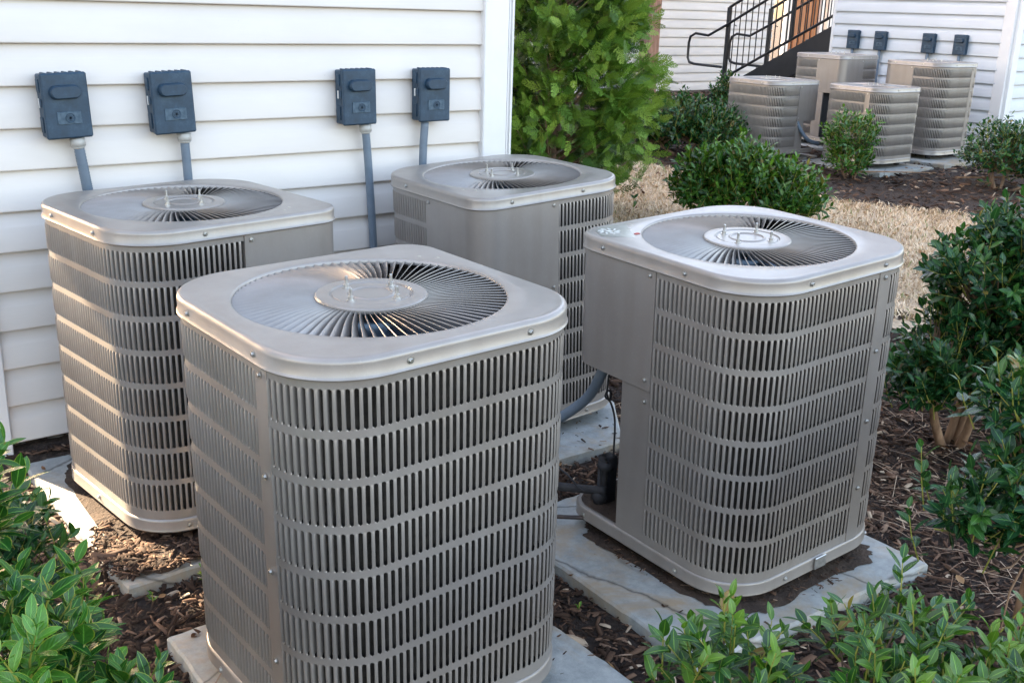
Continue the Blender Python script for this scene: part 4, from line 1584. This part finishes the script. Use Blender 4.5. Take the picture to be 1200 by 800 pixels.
leafy_bush('holly_bush', 'small green bush in front of the short far air conditioner', (9.72, 6.72, .17),
           [(9.75, 6.78, .58, .33, .33, .32), (9.66, 6.70, .38, .28, .28, .22)], 240, .068, M['leaf_mid'], seed=27, per=8, twig_len=.14, simple=True, trunk_r=.015, light=.3)
leafy_bush('holly_bush', 'dark green bush at the right edge beside the far house corner', (10.6, 5.55, .15),
           [(10.6, 5.57, .50, .42, .42, .42), (10.9, 5.3, .45, .44, .44, .40)], 560, .065, M['leaf_dark'], seed=29, per=8, twig_len=.16, simple=True, trunk_r=.02)


def sprig(base, label, h=.06, n=7, seed=0, mat='leaf_near', ll=.03):
    rg = np.random.default_rng(seed)
    T, Fq, UV = leaf_template(.45, st=5)
    P = np.zeros((n, 3)); th = rg.uniform(0, 6.28, n)
    P[:, 2] = rg.uniform(0, h, n)
    D = np.stack([np.cos(th), np.sin(th), rg.uniform(.3, 1.2, n)], -1)
    Rm = frames(D, np.array([[0, 0, 1.]]).repeat(n, 0) + rg.normal(size=(n, 3)) * .2)
    sc = ll * rg.uniform(.7, 1.2, n)
    V, Fs = instance_np(T, Fq, Rm, np.stack([sc, sc, sc], -1), P)
    root = empty('weed', base)
    link('leaves', np_mesh('leaves', V, Fs, attr=rg.uniform(.4, 1, n).repeat(len(T)), uv=np.tile(UV, (n, 1))), M[mat], root)
    mb = MB(); mb.tube([(0, 0, -.01), (0, 0, h)], .0015, 5); mb.build('stem', M['stem_green'], root)
    tag(root, label, 'weed', 'small weeds in the mulch')


sprig((1.10, 2.98, .02), 'small green weed in the mulch below the flagstone edge', .05, 9, 1, 'leaf_mid')
sprig((.80, 3.12, .02), 'pale yellow green seedling in the sunlit mulch', .04, 6, 2, ll=.035)
sprig((1.98, 2.15, .02), 'tiny weed between the front pad and the right pad', .03, 6, 3, ll=.02)
sprig((3.22, 2.02, .02), 'tiny weed beside the right corner of the right pad', .03, 6, 4, ll=.02)
sprig((6.35, 6.5, .05), 'leafy shoot growing in the dry lawn left of the hedge bush', .25, 16, 5, 'leaf_dark', .07)
sprig((.92, 2.95, .02), 'low green seedlings near the left flagstone', .03, 8, 6, ll=.02)


# ------------------------------------------------------------------ evergreen (flat sprays)
def spray_template():
    V = []; Fq = []
    def strip(p0, p1, w0, w1):
        d = np.array(p1) - np.array(p0); L = np.linalg.norm(d); nx = np.array([-d[1], d[0], 0]) / L
        b = len(V)
        V.extend([np.array(p0) - nx * w0, np.array(p0) + nx * w0, np.array(p1) + nx * w1, np.array(p1) - nx * w1])
        Fq.append((b, b + 1, b + 2, b + 3))
    rg = np.random.default_rng(4)
    strip((0, 0, 0), (0, .5, .02), .012, .012); strip((0, .5, .02), (0, 1, -.03), .012, .012)
    for k in range(7):
        t = .10 + .86 * k / 6
        for s in (-1, 1):
            L = .42 * (1 - t) ** .55 + .06
            a = R(38 + rg.uniform(-8, 8))
            p0 = np.array([0, t, 0.]); p1 = p0 + L * np.array([s * math.sin(a), math.cos(a), rg.uniform(-.12, .08)])
            strip(p0, (p0 + p1) / 2, .014, .024); strip((p0 + p1) / 2, p1, .024, .008)
            for q in (.4, .75):
                pp = p0 * (1 - q) + p1 * q
                for s2 in (-1, 1):
                    a2 = a * s + s2 * R(42)
                    l2 = L * .34 * (1.1 - q)+.02
                    strip(pp, pp + l2 * np.array([math.sin(a2), math.cos(a2), rg.uniform(-.2, .2)]), .020, .008)
    return np.array(V), np.array(Fq)


def conifer():
    rg = np.random.default_rng(31)
    base = np.array([5.66, 6.80, .06])
    root = empty('evergreen_tree', base)
    T, Fq = spray_template()
    H_ = 5.2
    n = 5200
    P = []; D = []; U = []; S = []; A = []
    # limbs, each a leaning branch that carries sprays
    nl = 170
    mbb = MB()
    for k in range(nl):
        z = .18 + (k / nl) ** 1.0 * 4.4
        if z > 3.2 and rg.random() < .4: continue
        Rz = .84 * (1 - (z / H_) ** 1.15) * rg.uniform(.86, 1.06)
        if z < .5: Rz *= .86
        th = rg.uniform(0, 6.283)
        o_ = np.array([math.cos(th), math.sin(th), 0])
        s0 = np.array([0, 0, max(.1, z - .25)]) + o_ * .05
        tip = o_ * Rz + np.array([0, 0, z + .45 * Rz])
        mbb.tube([s0, s0 * .5 + tip * .5 + np.array([0, 0, -.05]), tip * .92], .016, 5, r1=.004)
        for q in range(100):
            t = rg.uniform(.25, 1.04) ** .7
            p = s0 * (1 - t) + tip * t + rg.normal(size=3) * np.array([.12, .12, .12]) * (1.1 - .3 * t)
            P.append(p)
            d = o_ * rg.uniform(.5, 1.1) + np.array([0, 0, rg.uniform(-.35, .95)]) + rg.normal(size=3) * .45
            D.append(d)
            U.append(rg.normal(size=3) + o_ * .5)
            S.append(rg.uniform(.09, .165))
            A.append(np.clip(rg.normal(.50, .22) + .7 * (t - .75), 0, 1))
    P = np.array(P); D = np.array(D); U = np.array(U); S = np.array(S); A = np.array(A)
    k = P[:, 2] > .05
    P, D, U, S, A = P[k], D[k], U[k], S[k], A[k]
    V, Fs = instance_np(T, Fq, frames(D, U), S, P)
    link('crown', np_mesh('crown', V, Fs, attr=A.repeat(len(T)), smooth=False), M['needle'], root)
    mbb.build('limbs', M['bark_brown'], root, True)
    mb = MB(); mb.tube(smooth_pts([(0, 0, -.1), (.03, .02, 1.2), (-.02, .04, 2.6), (0, 0, 4.6)], 5), .075, 9, r1=.02)
    mb.build('trunk', M['bark_brown'], root, True)
    tag(root, 'tall bright green evergreen tree with lacy sprays right of the white house corner', 'tree')


conifer()

# dead twig over the near left bush
mb = MB()
mb.tube(smooth_pts([(.50, 1.60, .50), (.56, 1.62, .56), (.64, 1.68, .60)], 5), .003, 5, r1=.0015)
for k in range(9):
    a = k * .8
    p = Vector((.58 + .006 * k, 1.63 + .004 * k, .57 + .002 * k))
    mb.tube([p, p + Vector((.02 * math.cos(a), .02 * math.sin(a), -.01)), p + Vector((.03 * math.cos(a), .035 * math.sin(a), -.03))], .0015, 4, r1=.0008)
tag(mb.build('dead_twig', M['stem_tan']), 'dry leafless twig lying over the bottom left bush', 'twig')
# fallen sticks by the far bed
for k, (pts, lab) in enumerate(((((9.6, 6.75, .25), (10.0, 6.45, .26), (10.5, 6.2, .25)), 'long pale stick lying on the far mulch in front of the short unit'),
                                (((10.45, 5.95, .24), (10.8, 5.6, .27), (11.0, 5.35, .33)), 'curved pale stick on the far mulch near the right bush'))):
    mb = MB(); mb.tube(smooth_pts(pts, 6), .010, 6, r1=.005)
    tag(mb.build('stick', M['stem_tan']), lab, 'stick')
